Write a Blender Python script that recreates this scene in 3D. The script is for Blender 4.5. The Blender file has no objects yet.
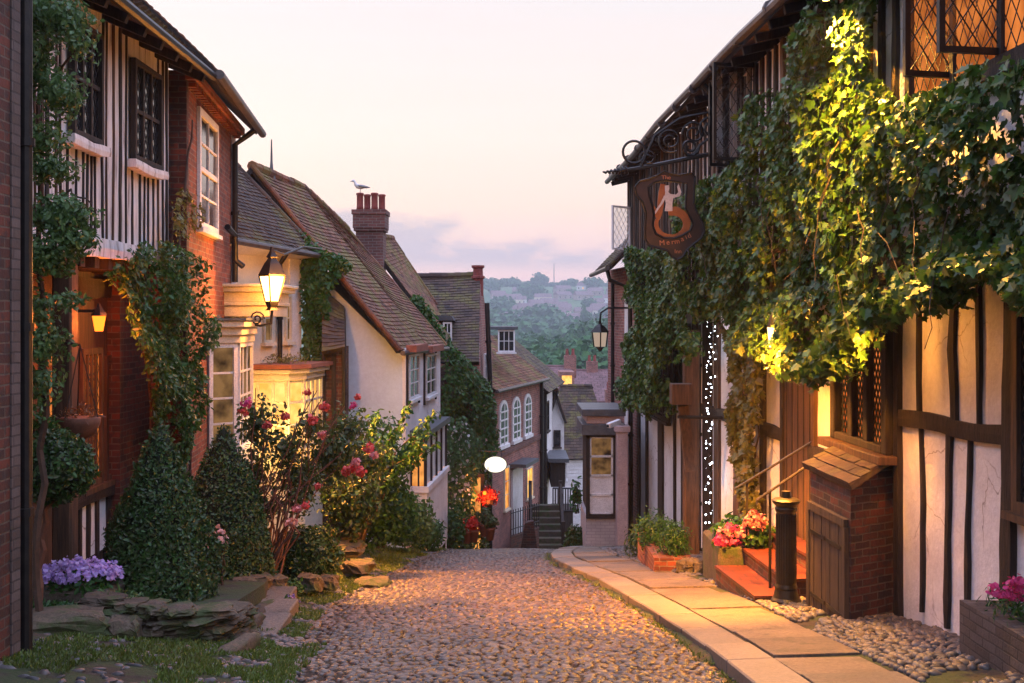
import bpy, bmesh, math, random
import numpy as np
from mathutils import Vector, Matrix, noise as mnoise

random.seed(7)
rng = np.random.default_rng(7)
R = math.radians
SC = bpy.context.scene
COL = SC.collection
F, CX, CY, CZ = 1100.0, 512.0, 318.0, 1.6      # focal length in pixels, horizon row, eye height: used to measure the place

# ------------------------------------------------------------------ camera
cam = bpy.data.cameras.new('camera'); camo = bpy.data.objects.new('camera', cam); COL.objects.link(camo)
camo.location = (0, 0, CZ); camo.rotation_euler = (R(90), 0, 0)
cam.sensor_width = 36; cam.lens = F / 1024 * 36; cam.shift_y = -(341.5 - CY) / 1024
cam.clip_start = .05; cam.clip_end = 9000
SC.camera = camo
# ------------------------------------------------------------------ world: dusk sky
wd = bpy.data.worlds.new('World'); SC.world = wd; wd.use_nodes = True
nt = wd.node_tree; nt.nodes.clear()
def N(nt, typ, **kw):
    n = nt.nodes.new(typ)
    for k, v in kw.items():
        if hasattr(n, k): setattr(n, k, v)
        else: n.inputs[k.replace('_', ' ')].default_value = v
    return n
def L(nt, a, b): nt.links.new(a, b)
def ramp(nt, fac, stops, interp='LINEAR'):
    r = nt.nodes.new('ShaderNodeValToRGB'); cr = r.color_ramp; cr.interpolation = interp
    while len(cr.elements) < len(stops): cr.elements.new(.5)
    for e, (p, c) in zip(cr.elements, stops):
        e.position = p; e.color = (*c, 1) if len(c) == 3 else c
    L(nt, fac, r.inputs[0]); return r
def mth(nt, op, a, b=None, c=None):
    m = nt.nodes.new('ShaderNodeMath'); m.operation = op
    for i, x in enumerate((a, b, c)):
        if x is None: continue
        if isinstance(x, (int, float)): m.inputs[i].default_value = x
        else: L(nt, x, m.inputs[i])
    return m.outputs[0]
def mixc(nt, fac, a, b, blend='MIX'):
    m = nt.nodes.new('ShaderNodeMix'); m.data_type = 'RGBA'; m.blend_type = blend
    for i, x in ((0, fac), (6, a), (7, b)):
        if isinstance(x, (int, float)): m.inputs[i].default_value = x
        elif isinstance(x, tuple): m.inputs[i].default_value = (*x, 1)
        else: L(nt, x, m.inputs[i])
    return m.outputs[2]
tc = N(nt, 'ShaderNodeTexCoord'); sx = N(nt, 'ShaderNodeSeparateXYZ'); L(nt, tc.outputs['Generated'], sx.inputs[0])
z = sx.outputs[2]
base = ramp(nt, z, [(0, (.62, .46, .54)), (.03, (.80, .55, .60)), (.06, (.95, .62, .56)), (.10, (1.0, .72, .58)), (.16, (1.0, .80, .70)),
                    (.27, (.87, .785, .775)), (.42, (.57, .60, .80)), (1, (.43, .52, .86))])
mp = N(nt, 'ShaderNodeMapping'); L(nt, tc.outputs['Generated'], mp.inputs[0]); mp.inputs['Scale'].default_value = (2.2, 2.2, 26)
ns = N(nt, 'ShaderNodeTexNoise', Scale=1.6, Detail=7, Roughness=.55); L(nt, mp.outputs[0], ns.inputs[0])
mp2 = N(nt, 'ShaderNodeMapping'); L(nt, tc.outputs['Generated'], mp2.inputs[0]); mp2.inputs['Scale'].default_value = (5, 5, 12)
ns2 = N(nt, 'ShaderNodeTexNoise', Scale=2.4, Detail=6, Roughness=.6); L(nt, mp2.outputs[0], ns2.inputs[0])
# low bank of lavender cloud: lumpy top edge, thin clear strip beneath
top = mth(nt, 'ADD', mth(nt, 'MULTIPLY', mth(nt, 'SUBTRACT', ns2.outputs[0], .5), .10), .078)
top = mth(nt, 'ADD', top, mth(nt, 'MULTIPLY', sx.outputs[0], -.13))
m1 = mth(nt, 'DIVIDE', mth(nt, 'SUBTRACT', top, z), .02)
m1 = mth(nt, 'MINIMUM', mth(nt, 'MAXIMUM', m1, 0), 1)
m2 = mth(nt, 'DIVIDE', mth(nt, 'SUBTRACT', z, .040), .012); m2 = mth(nt, 'MINIMUM', mth(nt, 'MAXIMUM', m2, 0), 1)
msk = mth(nt, 'MULTIPLY', mth(nt, 'MULTIPLY', m1, m2), mth(nt, 'MINIMUM', mth(nt, 'ADD', mth(nt, 'MULTIPLY', ns.outputs[0], .9), .42), 1))
c1 = mixc(nt, mth(nt, 'MULTIPLY', msk, .93), base.outputs[0], (.40, .375, .50))
# faint high streaks
st = ramp(nt, ns.outputs[0], [(.45, (1, 1, 1)), (.75, (1.05, .97, .95))])
c2 = mixc(nt, .5, c1, st.outputs[0], 'MULTIPLY')
gain = mth(nt, 'ADD', 1.10, mth(nt, 'MULTIPLY', mth(nt, 'MINIMUM', mth(nt, 'MAXIMUM', mth(nt, 'MULTIPLY', mth(nt, 'SUBTRACT', z, .3), 2.5), 0), 1), 2.15))
bg = N(nt, 'ShaderNodeBackground'); L(nt, c2, bg.inputs[0]); L(nt, gain, bg.inputs[1])
sky = N(nt, 'ShaderNodeTexSky'); sky.sky_type = 'NISHITA'; sky.sun_disc = False; sky.sun_elevation = R(3); sky.sun_rotation = R(-35)
bg2 = N(nt, 'ShaderNodeBackground', Strength=.04); L(nt, sky.outputs[0], bg2.inputs[0])
ad = N(nt, 'ShaderNodeAddShader'); L(nt, bg.outputs[0], ad.inputs[0]); L(nt, bg2.outputs[0], ad.inputs[1])
wo = N(nt, 'ShaderNodeOutputWorld'); L(nt, ad.outputs[0], wo.inputs[0])
# last soft light of the set sun, straight down the street
sl = bpy.data.lights.new('sun', 'SUN'); sl.energy = .22; sl.angle = R(25); sl.color = (1, .72, .62)
so = bpy.data.objects.new('sun', sl); COL.objects.link(so); so.rotation_euler = Vector((.35, -.9, -.45)).to_track_quat('-Z', 'Y').to_euler()
so.location = (0, 40, 30)
SC.view_settings.view_transform = 'Standard'; SC.view_settings.look = 'None'
SC.view_settings.exposure = 0.0; SC.view_settings.gamma = 1
SC.render.engine = 'CYCLES'
cy = SC.cycles
cy.use_denoising = True; cy.max_bounces = 6; cy.diffuse_bounces = 3; cy.glossy_bounces = 3; cy.transmission_bounces = 4
cy.transparent_max_bounces = 8; cy.volume_bounces = 1; cy.sample_clamp_indirect = 4; cy.caustics_reflective = False; cy.caustics_refractive = False

# ------------------------------------------------------------------ helpers
def P(px, py, d): return Vector(((px - CX) / F * d, d, CZ - (py - CY) / F * d))
Z = Vector((0, 0, 1))
class MB:
    def __init__(s): s.v = []; s.f = []; s.m = []
    def add(s, vs, fs, m=0):
        b = len(s.v); s.v += [tuple(p) for p in vs]; s.f += [tuple(i + b for i in f) for f in fs]; s.m += [m] * len(fs); return s
    def hexa(s, p, m=0):                          # 8 points: bottom ring 0-3, top ring 4-7
        return s.add(p, [(0, 3, 2, 1), (4, 5, 6, 7), (0, 1, 5, 4), (1, 2, 6, 5), (2, 3, 7, 6), (3, 0, 4, 7)], m)
    def box(s, x0, x1, y0, y1, z0, z1, m=0):
        return s.hexa([(x0, y0, z0), (x1, y0, z0), (x1, y1, z0), (x0, y1, z0), (x0, y0, z1), (x1, y0, z1), (x1, y1, z1), (x0, y1, z1)], m)
    def bar(s, a, b, w, h, m=0, up=None):         # oriented box from a to b
        a = Vector(a); b = Vector(b); d = (b - a).normalized(); up = Vector(up) if up is not None else (Z if abs(d.z) < .9 else Vector((0, 1, 0)))
        r = d.cross(up).normalized(); q = r.cross(d)
        r = r * w / 2; q = q * h / 2
        return s.hexa([a - r - q, a + r - q, b + r - q, b - r - q, a - r + q, a + r + q, b + r + q, b - r + q], m)
    def tube(s, pts, rad, n=6, m=0, cap=True):
        pts = [Vector(p) for p in pts]; k = len(pts)
        rad = rad if hasattr(rad, '__len__') else [rad] * k
        vs = []; ref = None
        for i, p in enumerate(pts):
            t = (pts[min(i + 1, k - 1)] - pts[max(i - 1, 0)]).normalized()
            if ref is None: ref = Vector((1, 0, 0)) if abs(t.x) < .8 else Z
            a = (ref - t * ref.dot(t)).normalized(); ref = a; b = t.cross(a)
            for j in range(n):
                c = 2 * math.pi * j / n; vs.append(p + (a * math.cos(c) + b * math.sin(c)) * rad[i])
        fs = [(i * n + j, i * n + (j + 1) % n, (i + 1) * n + (j + 1) % n, (i + 1) * n + j) for i in range(k - 1) for j in range(n)]
        if cap: fs += [tuple(range(n))[::-1], tuple((k - 1) * n + j for j in range(n))]
        return s.add(vs, fs, m)
    def lathe(s, c, prof, n=16, m=0, sx=1, sy=1):   # prof (r, z)
        c = Vector(c); vs = []
        for r, h in prof:
            for j in range(n):
                a = 2 * math.pi * j / n; vs.append((c.x + r * sx * math.cos(a), c.y + r * sy * math.sin(a), c.z + h))
        k = len(prof)
        fs = [(i * n + j, i * n + (j + 1) % n, (i + 1) * n + (j + 1) % n, (i + 1) * n + j) for i in range(k - 1) for j in range(n)]
        fs += [tuple(range(n))[::-1], tuple((k - 1) * n + j for j in range(n))]
        return s.add(vs, fs, m)
    def prism(s, poly, off, m=0):                 # poly: 3D points, off: extrusion vector
        n = len(poly); off = Vector(off); vs = [Vector(p) for p in poly] + [Vector(p) + off for p in poly]
        return s.add(vs, [tuple(range(n)), tuple(range(n, 2 * n))[::-1]] + [(i, i + n, (i + 1) % n + n, (i + 1) % n) for i in range(n)], m)
    def arr(s, V, K, tf, m=0):                    # numpy verts (N*K,3), template faces
        b = len(s.v); n = len(V) // K; s.v += V.tolist()
        for f in tf:
            a = (np.arange(n)[:, None] * K + np.array(f)[None, :] + b).tolist(); s.f += [tuple(x) for x in a]
        s.m += [m] * (n * len(tf)); return s
    def build(s, name, mats, parent=None, smooth=False, uv=True, loc=None, bev=0, recalc=True):
        me = bpy.data.meshes.new(name)
        o = bpy.data.objects.new(name, me)
        off = Vector((0, 0, 0))
        if loc is not None: off = Vector(loc); o.location = off
        elif parent is not None:
            pp = parent
            while pp is not None: off = off + pp.location; pp = pp.parent
        V = np.array(s.v, dtype=float) - np.array(off)[None, :]
        me.from_pydata(V.tolist(), [], s.f)
        mats = mats if isinstance(mats, (list, tuple)) else [mats]
        for m in mats: me.materials.append(m)
        if len(mats) > 1: me.polygons.foreach_set('material_index', s.m)
        if uv and recalc and len(s.f) < 30000:
            bm = bmesh.new(); bm.from_mesh(me); bmesh.ops.recalc_face_normals(bm, faces=bm.faces); bm.to_mesh(me); bm.free()
        if smooth: me.polygons.foreach_set('use_smooth', [True] * len(me.polygons))
        if uv:
            npol = len(me.polygons); nl = len(me.loops)
            nm = np.empty(npol * 3); me.polygons.foreach_get('normal', nm); nm = nm.reshape(-1, 3)
            lt = np.empty(npol, int); me.polygons.foreach_get('loop_total', lt)
            lv = np.empty(nl, int); me.loops.foreach_get('vertex_index', lv)
            co = np.array(s.v, dtype=float)[lv]; nn = np.repeat(nm, lt, axis=0)
            t = np.stack([-nn[:, 1], nn[:, 0], np.zeros(nl)], 1); ln = np.linalg.norm(t, axis=1)
            flat = ln < .2; t[flat] = (1, 0, 0); ln[flat] = 1; t /= ln[:, None]
            b = np.cross(nn, t); b[flat] = (0, 1, 0)
            uvl = me.uv_layers.new(name='UVMap')
            uvl.data.foreach_set('uv', np.stack([(co * t).sum(1), (co * b).sum(1)], 1).ravel())
        COL.objects.link(o)
        if parent is not None: o.parent = parent
        if bev:
            md = o.modifiers.new('bevel', 'BEVEL'); md.width = bev; md.segments = 1; md.limit_method = 'ANGLE'
        return o
def thing(name, label, cat, loc=(0, 0, 0), group=None):
    o = bpy.data.objects.new(name, None); COL.objects.link(o); o.location = loc; o.empty_display_size = .2
    return tag(o, label, cat, group)
def tag(o, label, cat, group=None):
    o['label'] = label; o['category'] = cat
    if group: o['group'] = group
    return o
def struct(o, kind='structure'): o['kind'] = kind; return o
def copy_tree(o, parent=None):
    c = o.copy(); COL.objects.link(c); c.parent = parent
    for ch in o.children: copy_tree(ch, c)
    return c
class W:                                          # a wall plane: u along it, n out of it, z up
    def __init__(s, xa, da, xb, db, side):
        s.o = Vector((xa, da, 0)); t = Vector((xb - xa, db - da, 0)); s.L = t.length; s.t = t.normalized()
        n = Vector((s.t.y, -s.t.x, 0)); s.n = n if n.dot(Vector(side)) > 0 else -n
    def p(s, u, n, z): return s.o + s.t * u + s.n * n + Z * z
    def uz(s, px, py, off=0):
        k = (px - CX) / F; o = s.o + s.n * off
        u = (k * o.y - o.x) / (s.t.x - k * s.t.y); d = o.y + u * s.t.y
        return u, CZ - (py - CY) / F * d
    def box(s, mb, u0, u1, n0, n1, z0, z1, m=0):
        q = s.p; return mb.hexa([q(u0, n0, z0), q(u1, n0, z0), q(u1, n1, z0), q(u0, n1, z0), q(u0, n0, z1), q(u1, n0, z1), q(u1, n1, z1), q(u0, n1, z1)], m)
    def prism(s, mb, poly, n0, n1, m=0): return mb.prism([s.p(u, n0, z) for u, z in poly], s.n * (n1 - n0), m)

# ------------------------------------------------------------------ materials
def newmat(name):
    m = bpy.data.materials.new(name); m.use_nodes = True; return m, m.node_tree, m.node_tree.nodes['Principled BSDF']
def C(*a): return tuple(a)
def setin(b, k, v):
    if k in b.inputs: b.inputs[k].default_value = v
def mat(name, cols, scale=3, detail=5, coord='Object', island=0, islcols=None, bump=(0, 0), rough=.8, metal=0, stretch=(1, 1, 1), spec=None,
        trans=0, sub=0, dist=.02, rvar=0, moss=None, blotch=.7):
    m, nt, b = newmat(name)
    tc = N(nt, 'ShaderNodeTexCoord'); mp = N(nt, 'ShaderNodeMapping'); L(nt, tc.outputs[coord], mp.inputs[0]); mp.inputs['Scale'].default_value = stretch
    ns = N(nt, 'ShaderNodeTexNoise', Scale=scale, Detail=detail, Roughness=.6); L(nt, mp.outputs[0], ns.inputs[0])
    cols = cols if isinstance(cols, list) else [cols, cols]
    k = len(cols)
    r = ramp(nt, ns.outputs[0], [(.3 + .4 * i / (k - 1), c) for i, c in enumerate(cols)])
    out = r.outputs[0]
    if islcols:
        g = N(nt, 'ShaderNodeNewGeometry'); k = len(islcols)
        r2 = ramp(nt, g.outputs['Random Per Island'], [(i / (k - 1), c) for i, c in enumerate(islcols)])
        out = mixc(nt, island or .8, out, r2.outputs[0])
    nb = N(nt, 'ShaderNodeTexNoise', Scale=.7, Detail=8, Roughness=.7); L(nt, tc.outputs['Object'], nb.inputs[0])
    rb = ramp(nt, nb.outputs[0], [(.32, (.62, .60, .58)), (.52, (1, 1, 1)), (.72, (1.18, 1.14, 1.1))]); out = mixc(nt, blotch, out, rb.outputs[0], 'MULTIPLY')
    nf = N(nt, 'ShaderNodeTexNoise', Scale=scale * 9, Detail=4, Roughness=.7); L(nt, mp.outputs[0], nf.inputs[0])
    rf = ramp(nt, nf.outputs[0], [(.35, (.72, .72, .72)), (.65, (1.15, 1.15, 1.15))]); out = mixc(nt, blotch, out, rf.outputs[0], 'MULTIPLY')
    if moss:
        n3 = N(nt, 'ShaderNodeTexNoise', Scale=moss[1], Detail=6, Roughness=.65); L(nt, tc.outputs['Object'], n3.inputs[0])
        r3 = ramp(nt, n3.outputs[0], [(moss[2], (0, 0, 0)), (moss[2] + .12, (1, 1, 1))])
        out = mixc(nt, mth(nt, 'MULTIPLY', r3.outputs[0], .85), out, moss[0])
    L(nt, out, b.inputs['Base Color']); b.inputs['Roughness'].default_value = rough; b.inputs['Metallic'].default_value = metal
    if rvar:
        L(nt, mth(nt, 'ADD', mth(nt, 'MULTIPLY', ns.outputs[0], rvar), rough - rvar / 2), b.inputs['Roughness'])
    if spec is not None: setin(b, 'Specular IOR Level', spec)
    if bump[1]:
        n2 = N(nt, 'ShaderNodeTexNoise', Scale=bump[0], Detail=5, Roughness=.65); L(nt, mp.outputs[0], n2.inputs[0])
        bp = N(nt, 'ShaderNodeBump', Strength=bump[1], Distance=dist); L(nt, n2.outputs[0], bp.inputs['Height']); L(nt, bp.outputs[0], b.inputs['Normal'])
    if trans:
        tr = N(nt, 'ShaderNodeBsdfTranslucent'); L(nt, out, tr.inputs[0]); mx = N(nt, 'ShaderNodeMixShader'); mx.inputs[0].default_value = trans
        L(nt, b.outputs[0], mx.inputs[1]); L(nt, tr.outputs[0], mx.inputs[2]); L(nt, mx.outputs[0], nt.nodes['Material Output'].inputs[0])
    return m
def brickmat(name, c1, c2, mortar, bw=.22, rh=.075, ms=.008, rough=.85, c3=None, bump=.6, stain=.5):
    m, nt, b = newmat(name)
    tc = N(nt, 'ShaderNodeTexCoord')
    nz = N(nt, 'ShaderNodeTexNoise', Scale=4, Detail=3); L(nt, tc.outputs['UV'], nz.inputs[0])
    add = nt.nodes.new('ShaderNodeMixRGB'); add.blend_type = 'LINEAR_LIGHT'; add.inputs[0].default_value = .012
    L(nt, tc.outputs['UV'], add.inputs[1]); L(nt, nz.outputs['Color'], add.inputs[2])
    br = N(nt, 'ShaderNodeTexBrick'); L(nt, add.outputs[0], br.inputs[0])
    for k, v in (('Color1', (*c1, 1)), ('Color2', (*c2, 1)), ('Mortar', (*mortar, 1)), ('Scale', 1), ('Mortar Size', ms), ('Mortar Smooth', .3), ('Brick Width', bw), ('Row Height', rh)):
        br.inputs[k].default_value = v
    n2 = N(nt, 'ShaderNodeTexNoise', Scale=1.3, Detail=7, Roughness=.65); L(nt, tc.outputs['Object'], n2.inputs[0])
    r = ramp(nt, n2.outputs[0], [(.3, (1 - stain,) * 3), (.65, (1.1, 1.05, 1))])
    out = mixc(nt, 1.0, br.outputs[0], r.outputs[0], 'MULTIPLY')
    if c3:
        n3 = N(nt, 'ShaderNodeTexNoise', Scale=9, Detail=2); L(nt, tc.outputs['UV'], n3.inputs[0])
        r3 = ramp(nt, n3.outputs[0], [(.55, (0, 0, 0)), (.62, (1, 1, 1))])
        out = mixc(nt, mth(nt, 'MULTIPLY', r3.outputs[0], .6), out, c3)
    L(nt, out, b.inputs['Base Color']); b.inputs['Roughness'].default_value = rough
    n4 = N(nt, 'ShaderNodeTexNoise', Scale=40, Detail=4); L(nt, tc.outputs['Object'], n4.inputs[0])
    h = mth(nt, 'ADD', mth(nt, 'MULTIPLY', br.outputs['Fac'], -1), mth(nt, 'MULTIPLY', n4.outputs[0], .6))
    bp = N(nt, 'ShaderNodeBump', Strength=bump, Distance=.012); L(nt, h, bp.inputs['Height']); L(nt, bp.outputs[0], b.inputs['Normal'])
    return m
def emat(name, col, strength, var=None, scale=3):
    m, nt, b = newmat(name); nt.nodes.remove(b)
    e = N(nt, 'ShaderNodeEmission', Strength=strength); e.inputs[0].default_value = (*col, 1)
    if var:
        tc = N(nt, 'ShaderNodeTexCoord'); ns = N(nt, 'ShaderNodeTexNoise', Scale=scale, Detail=3); L(nt, tc.outputs['Object'], ns.inputs[0])
        r = ramp(nt, ns.outputs[0], [(.35, var), (.62, col)]); L(nt, r.outputs[0], e.inputs[0])
    L(nt, e.outputs[0], nt.nodes['Material Output'].inputs[0]); return m

M = {}
M['brick'] = brickmat('red_brick', (.31, .075, .035), (.13, .032, .022), (.24, .18, .14), c3=(.07, .03, .025))
M['brick_dark'] = brickmat('dark_brick', (.14, .036, .022), (.038, .018, .016), (.11, .085, .065), c3=(.03, .022, .024))
M['brick_grey'] = brickmat('grey_brick', (.13, .11, .11), (.08, .06, .055), (.06, .05, .05))
M['brick_pink'] = brickmat('pink_brick', (.42, .15, .12), (.22, .08, .07), (.40, .32, .29), c3=(.16, .08, .08))
M['brick_painted'] = brickmat('painted_brick', (.52, .47, .50), (.46, .41, .44), (.36, .32, .35), stain=.25, bump=.5)
M['brick_stack'] = brickmat('stack_brick', (.20, .075, .065), (.13, .05, .045), (.22, .18, .17))
M['plaster'] = mat('white_plaster', [(.70, .67, .69), (.80, .77, .79), (.84, .82, .84)], scale=2.2, detail=8, bump=(7, .7), rough=.8, dist=.03, blotch=.28, moss=((.50, .43, .38), 1.6, .64))
M['plaster_cream'] = mat('cream_plaster', [(.70, .62, .50), (.78, .70, .58)], scale=2, detail=7, bump=(12, .3), rough=.8, blotch=.3)
_m = M['plaster']; _nt = _m.node_tree; _b = _nt.nodes['Principled BSDF']; _src = _b.inputs['Base Color'].links[0].from_socket
_tc = N(_nt, 'ShaderNodeTexCoord'); _n = N(_nt, 'ShaderNodeTexNoise', Scale=3.5, Detail=6); L(_nt, _tc.outputs['Object'], _n.inputs[0])
_mx = mixc(_nt, .16, _tc.outputs['Object'], _n.outputs['Color'], 'LINEAR_LIGHT'); _vo = N(_nt, 'ShaderNodeTexVoronoi', Scale=1.1); _vo.feature = 'DISTANCE_TO_EDGE'; L(_nt, _mx, _vo.inputs[0])
_r = ramp(_nt, _vo.outputs['Distance'], [(.0, (.42, .36, .33)), (.010, (1, 1, 1))]); _n2 = N(_nt, 'ShaderNodeTexNoise', Scale=.9, Detail=2); L(_nt, _tc.outputs['Object'], _n2.inputs[0])
_r2 = ramp(_nt, _n2.outputs[0], [(.48, (0, 0, 0)), (.56, (1, 1, 1))]); L(_nt, mixc(_nt, _r2.outputs[0], _src, mixc(_nt, 1.0, _src, _r.outputs[0], 'MULTIPLY')), _b.inputs['Base Color'])
M['plaster_blue'] = mat('pale_render', [(.56, .66, .80), (.66, .75, .88)], scale=1.5, detail=7, bump=(7, .35), rough=.85, blotch=.25)
M['weather_white'] = mat('worn_white_paint', [(.22, .17, .15), (.62, .58, .58), (.76, .72, .73), (.8, .76, .77)], scale=5, detail=8, stretch=(3, 3, .35), bump=(16, .6), rough=.8, blotch=.35)
M['timber'] = mat('dark_timber', [(.006, .004, .004), (.022, .013, .010), (.045, .026, .018)], scale=5, detail=7, stretch=(5, 5, .6), bump=(14, 1), rough=.75, dist=.02)
M['timber_brown'] = mat('brown_oak', [(.025, .012, .007), (.08, .038, .020), (.13, .065, .034)], scale=4, detail=7, stretch=(6, 6, .5), bump=(14, .8), rough=.7, dist=.01)
M['timber_door'] = mat('weathered_plank', [(.022, .014, .010), (.06, .038, .024), (.09, .058, .036)], scale=4, detail=7, stretch=(8, 8, .5), bump=(18, .7), rough=.8, dist=.008)
M['black_metal'] = mat('black_iron', [(.010, .010, .012), (.025, .022, .022)], scale=9, rough=.45, metal=.4, bump=(40, .15))
M['gutter'] = mat('grey_gutter', [(.05, .045, .05), (.12, .10, .10)], scale=6, rough=.45, metal=.3, bump=(30, .2))
M['rail'] = mat('pale_handrail', [(.06, .055, .055), (.12, .11, .11)], scale=9, rough=.4, metal=.6)
M['white_paint'] = mat('white_paint', [(.72, .70, .72), (.82, .80, .82)], scale=4, rough=.5, bump=(20, .15))
M['cream_paint'] = mat('cream_paint', [(.62, .54, .42), (.72, .63, .50)], scale=4, rough=.5, bump=(20, .15))
M['pink_paint'] = mat('pink_paint', [(.52, .36, .36), (.62, .45, .45)], scale=4, rough=.6, bump=(20, .2))
M['lead'] = mat('lead_sheet', [(.07, .075, .085), (.13, .14, .16)], scale=5, rough=.5, metal=.2, bump=(9, .3))
M['glass'] = mat('dark_glass', [(.012, .014, .018), (.03, .03, .035)], scale=3, rough=.08, spec=.8, bump=(5, .12))
M['glass_clear'], _nt, _b = newmat('thin_glass')
_tr = N(_nt, 'ShaderNodeBsdfTransparent'); _gl = N(_nt, 'ShaderNodeBsdfGlossy', Roughness=.05); _mx = N(_nt, 'ShaderNodeMixShader'); _mx.inputs[0].default_value = .2
_tr.inputs[0].default_value = (.9, .92, .93, 1)
L(_nt, _tr.outputs[0], _mx.inputs[1]); L(_nt, _gl.outputs[0], _mx.inputs[2]); L(_nt, _mx.outputs[0], _nt.nodes['Material Output'].inputs[0])
M['glow'] = emat('lit_room', (1, .42, .10), 1.3, (.35, .08, .01), 2.5)
M['glow_deep'] = emat('lit_room_deep', (.85, .24, .05), 1.0, (.28, .06, .01), 3)
M['glow_yellow'] = emat('lit_room_yellow', (1, .60, .16), 1.6, (.9, .36, .06), 3)
M['glow_dim'] = emat('dim_room', (.50, .26, .10), .55, (.03, .015, .01), 3)
M['lamp'] = emat('lamp_glass', (1, .55, .14), 9)
M['lamp_orange'] = emat('lamp_orange', (1, .20, .015), 3.2)
M['led'] = emat('led', (.80, .88, 1), 22)
M['sign_light'] = emat('sign_light', (1, .93, .74), 1.5)
M['tile'] = mat('clay_tile', [(.10, .045, .032), (.20, .09, .06)], scale=2, island=.75, bump=(18, .6), rough=.9, dist=.01,
                islcols=[(.06, .026, .018), (.17, .06, .034), (.27, .10, .052), (.12, .055, .036), (.33, .15, .085)], moss=((.17, .13, .035), 1.7, .47))
M['tile_dark'] = mat('dark_tile', [(.05, .035, .03), (.10, .065, .05)], scale=2, island=.7, bump=(18, .6), rough=.9, dist=.01,
                     islcols=[(.035, .025, .024), (.085, .05, .038), (.12, .075, .05), (.06, .045, .04)], moss=((.13, .11, .035), 1.9, .49))
M['tile_far'] = mat('far_tile', [(.16, .10, .11), (.24, .15, .15)], scale=1, island=.5, rough=.9, islcols=[(.13, .08, .08), (.27, .17, .16)])
M['slate'] = mat('slate', [(.05, .05, .06), (.10, .10, .11)], scale=3, island=.6, bump=(14, .5), rough=.7, islcols=[(.035, .035, .04), (.10, .095, .10)])
M['pot_clay'] = mat('terracotta', [(.24, .075, .045), (.34, .12, .075)], scale=6, rough=.85, bump=(22, .3))
M['pot_red'] = mat('red_pot', [(.22, .045, .04), (.32, .08, .065)], scale=8, rough=.85, bump=(20, .3))
M['stone'] = mat('garden_stone', [(.03, .023, .017), (.08, .06, .04), (.14, .105, .07)], scale=5, detail=8, island=.6, bump=(14, .9), rough=.9,
                 islcols=[(.04, .03, .022), (.09, .07, .048), (.155, .115, .075), (.06, .055, .048)], moss=((.035, .06, .012), 3, .50), blotch=1)
M['slab'] = mat('paving_slab', [(.08, .062, .05), (.21, .165, .125)], scale=3, detail=9, island=.55, bump=(22, .5), rough=.62, rvar=.3,
                islcols=[(.085, .065, .055), (.17, .13, .10), (.24, .175, .12), (.11, .10, .09)], dist=.035, blotch=1, moss=((.055, .05, .035), 3.1, .54))
M['kerb'] = mat('kerb_stone', [(.12, .10, .085), (.25, .20, .16)], scale=3, detail=9, island=.5, bump=(25, .5), rough=.6, rvar=.3,
                islcols=[(.13, .11, .095), (.26, .21, .165)], dist=.012)
M['cobble'] = mat('cobble_stone', [(.035, .025, .017), (.09, .062, .04)], scale=14, detail=6, island=.78, bump=(45, .5), rough=.40, rvar=.25, dist=.006,
                  islcols=[(.012, .010, .010), (.05, .033, .022), (.11, .072, .044), (.085, .038, .022), (.19, .135, .088), (.032, .028, .030)], spec=.6)
M['flint'] = mat('flint_stone', [(.05, .045, .045), (.12, .11, .11)], scale=14, island=.7, bump=(45, .5), rough=.5,
                 islcols=[(.03, .03, .032), (.08, .075, .078), (.15, .135, .13), (.10, .07, .055)], dist=.006)
M['dirt'] = mat('dark_joint', [(.014, .010, .008), (.035, .026, .018)], scale=8, detail=8, bump=(30, .8), rough=.95, moss=((.045, .06, .014), 1.1, .55))
M['earth'] = mat('ground_earth', [(.03, .022, .014), (.075, .055, .036)], scale=4, detail=9, bump=(20, .9), rough=.95, dist=.03, moss=((.035, .055, .012), 2.1, .42))
M['redtile'] = brickmat('red_quarry_tile', (.14, .034, .020), (.09, .024, .016), (.04, .025, .02), bw=.2, rh=.2, ms=.006, rough=.5, bump=.4)
M['greenwall'] = M['earth']
def leafm(name, cols, trans=.3, rough=.45, spec=.5):
    return mat(name, [cols[0], cols[-1]], scale=1.2, island=.75, islcols=cols, rough=rough, trans=trans, spec=spec)
M['ivy'] = leafm('ivy_leaf', [(.018, .065, .010), (.04, .13, .018), (.075, .19, .024), (.11, .20, .026), (.025, .075, .015), (.19, .20, .025), (.03, .12, .02), (.10, .14, .03)])
M['creeper'] = leafm('creeper_leaf', [(.02, .085, .012), (.045, .14, .02), (.08, .19, .03), (.15, .14, .03), (.03, .10, .018), (.06, .16, .02)])
M['climber_light'] = leafm('climber_leaf', [(.05, .12, .03), (.09, .19, .05), (.14, .25, .07), (.05, .11, .04)])
M['box'] = leafm('box_leaf', [(.016, .06, .010), (.035, .11, .018), (.065, .155, .026), (.022, .06, .015), (.10, .10, .03), (.02, .05, .012)], trans=.15)
M['bush'] = leafm('bush_leaf', [(.015, .07, .012), (.035, .12, .018), (.06, .17, .026), (.025, .09, .015)])
M['rose_leaf'] = leafm('rose_leaf', [(.025, .07, .014), (.05, .115, .022), (.09, .14, .028), (.13, .08, .03)])
M['yellow_leaf'] = leafm('yellow_leaf', [(.16, .17, .03), (.22, .20, .04), (.10, .14, .03), (.20, .13, .03)])
M['core'] = mat('leaf_shade', [(.008, .015, .006), (.015, .028, .010)], rough=1, scale=6)  # near-black core of clipped plants; shade between leaves put into its colour
M['twig'] = mat('twig', [(.04, .022, .014), (.10, .055, .035)], scale=9, rough=.85, bump=(20, .5))
M['twig_red'] = mat('red_twig', [(.10, .04, .025), (.18, .08, .05)], scale=9, rough=.85)
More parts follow.
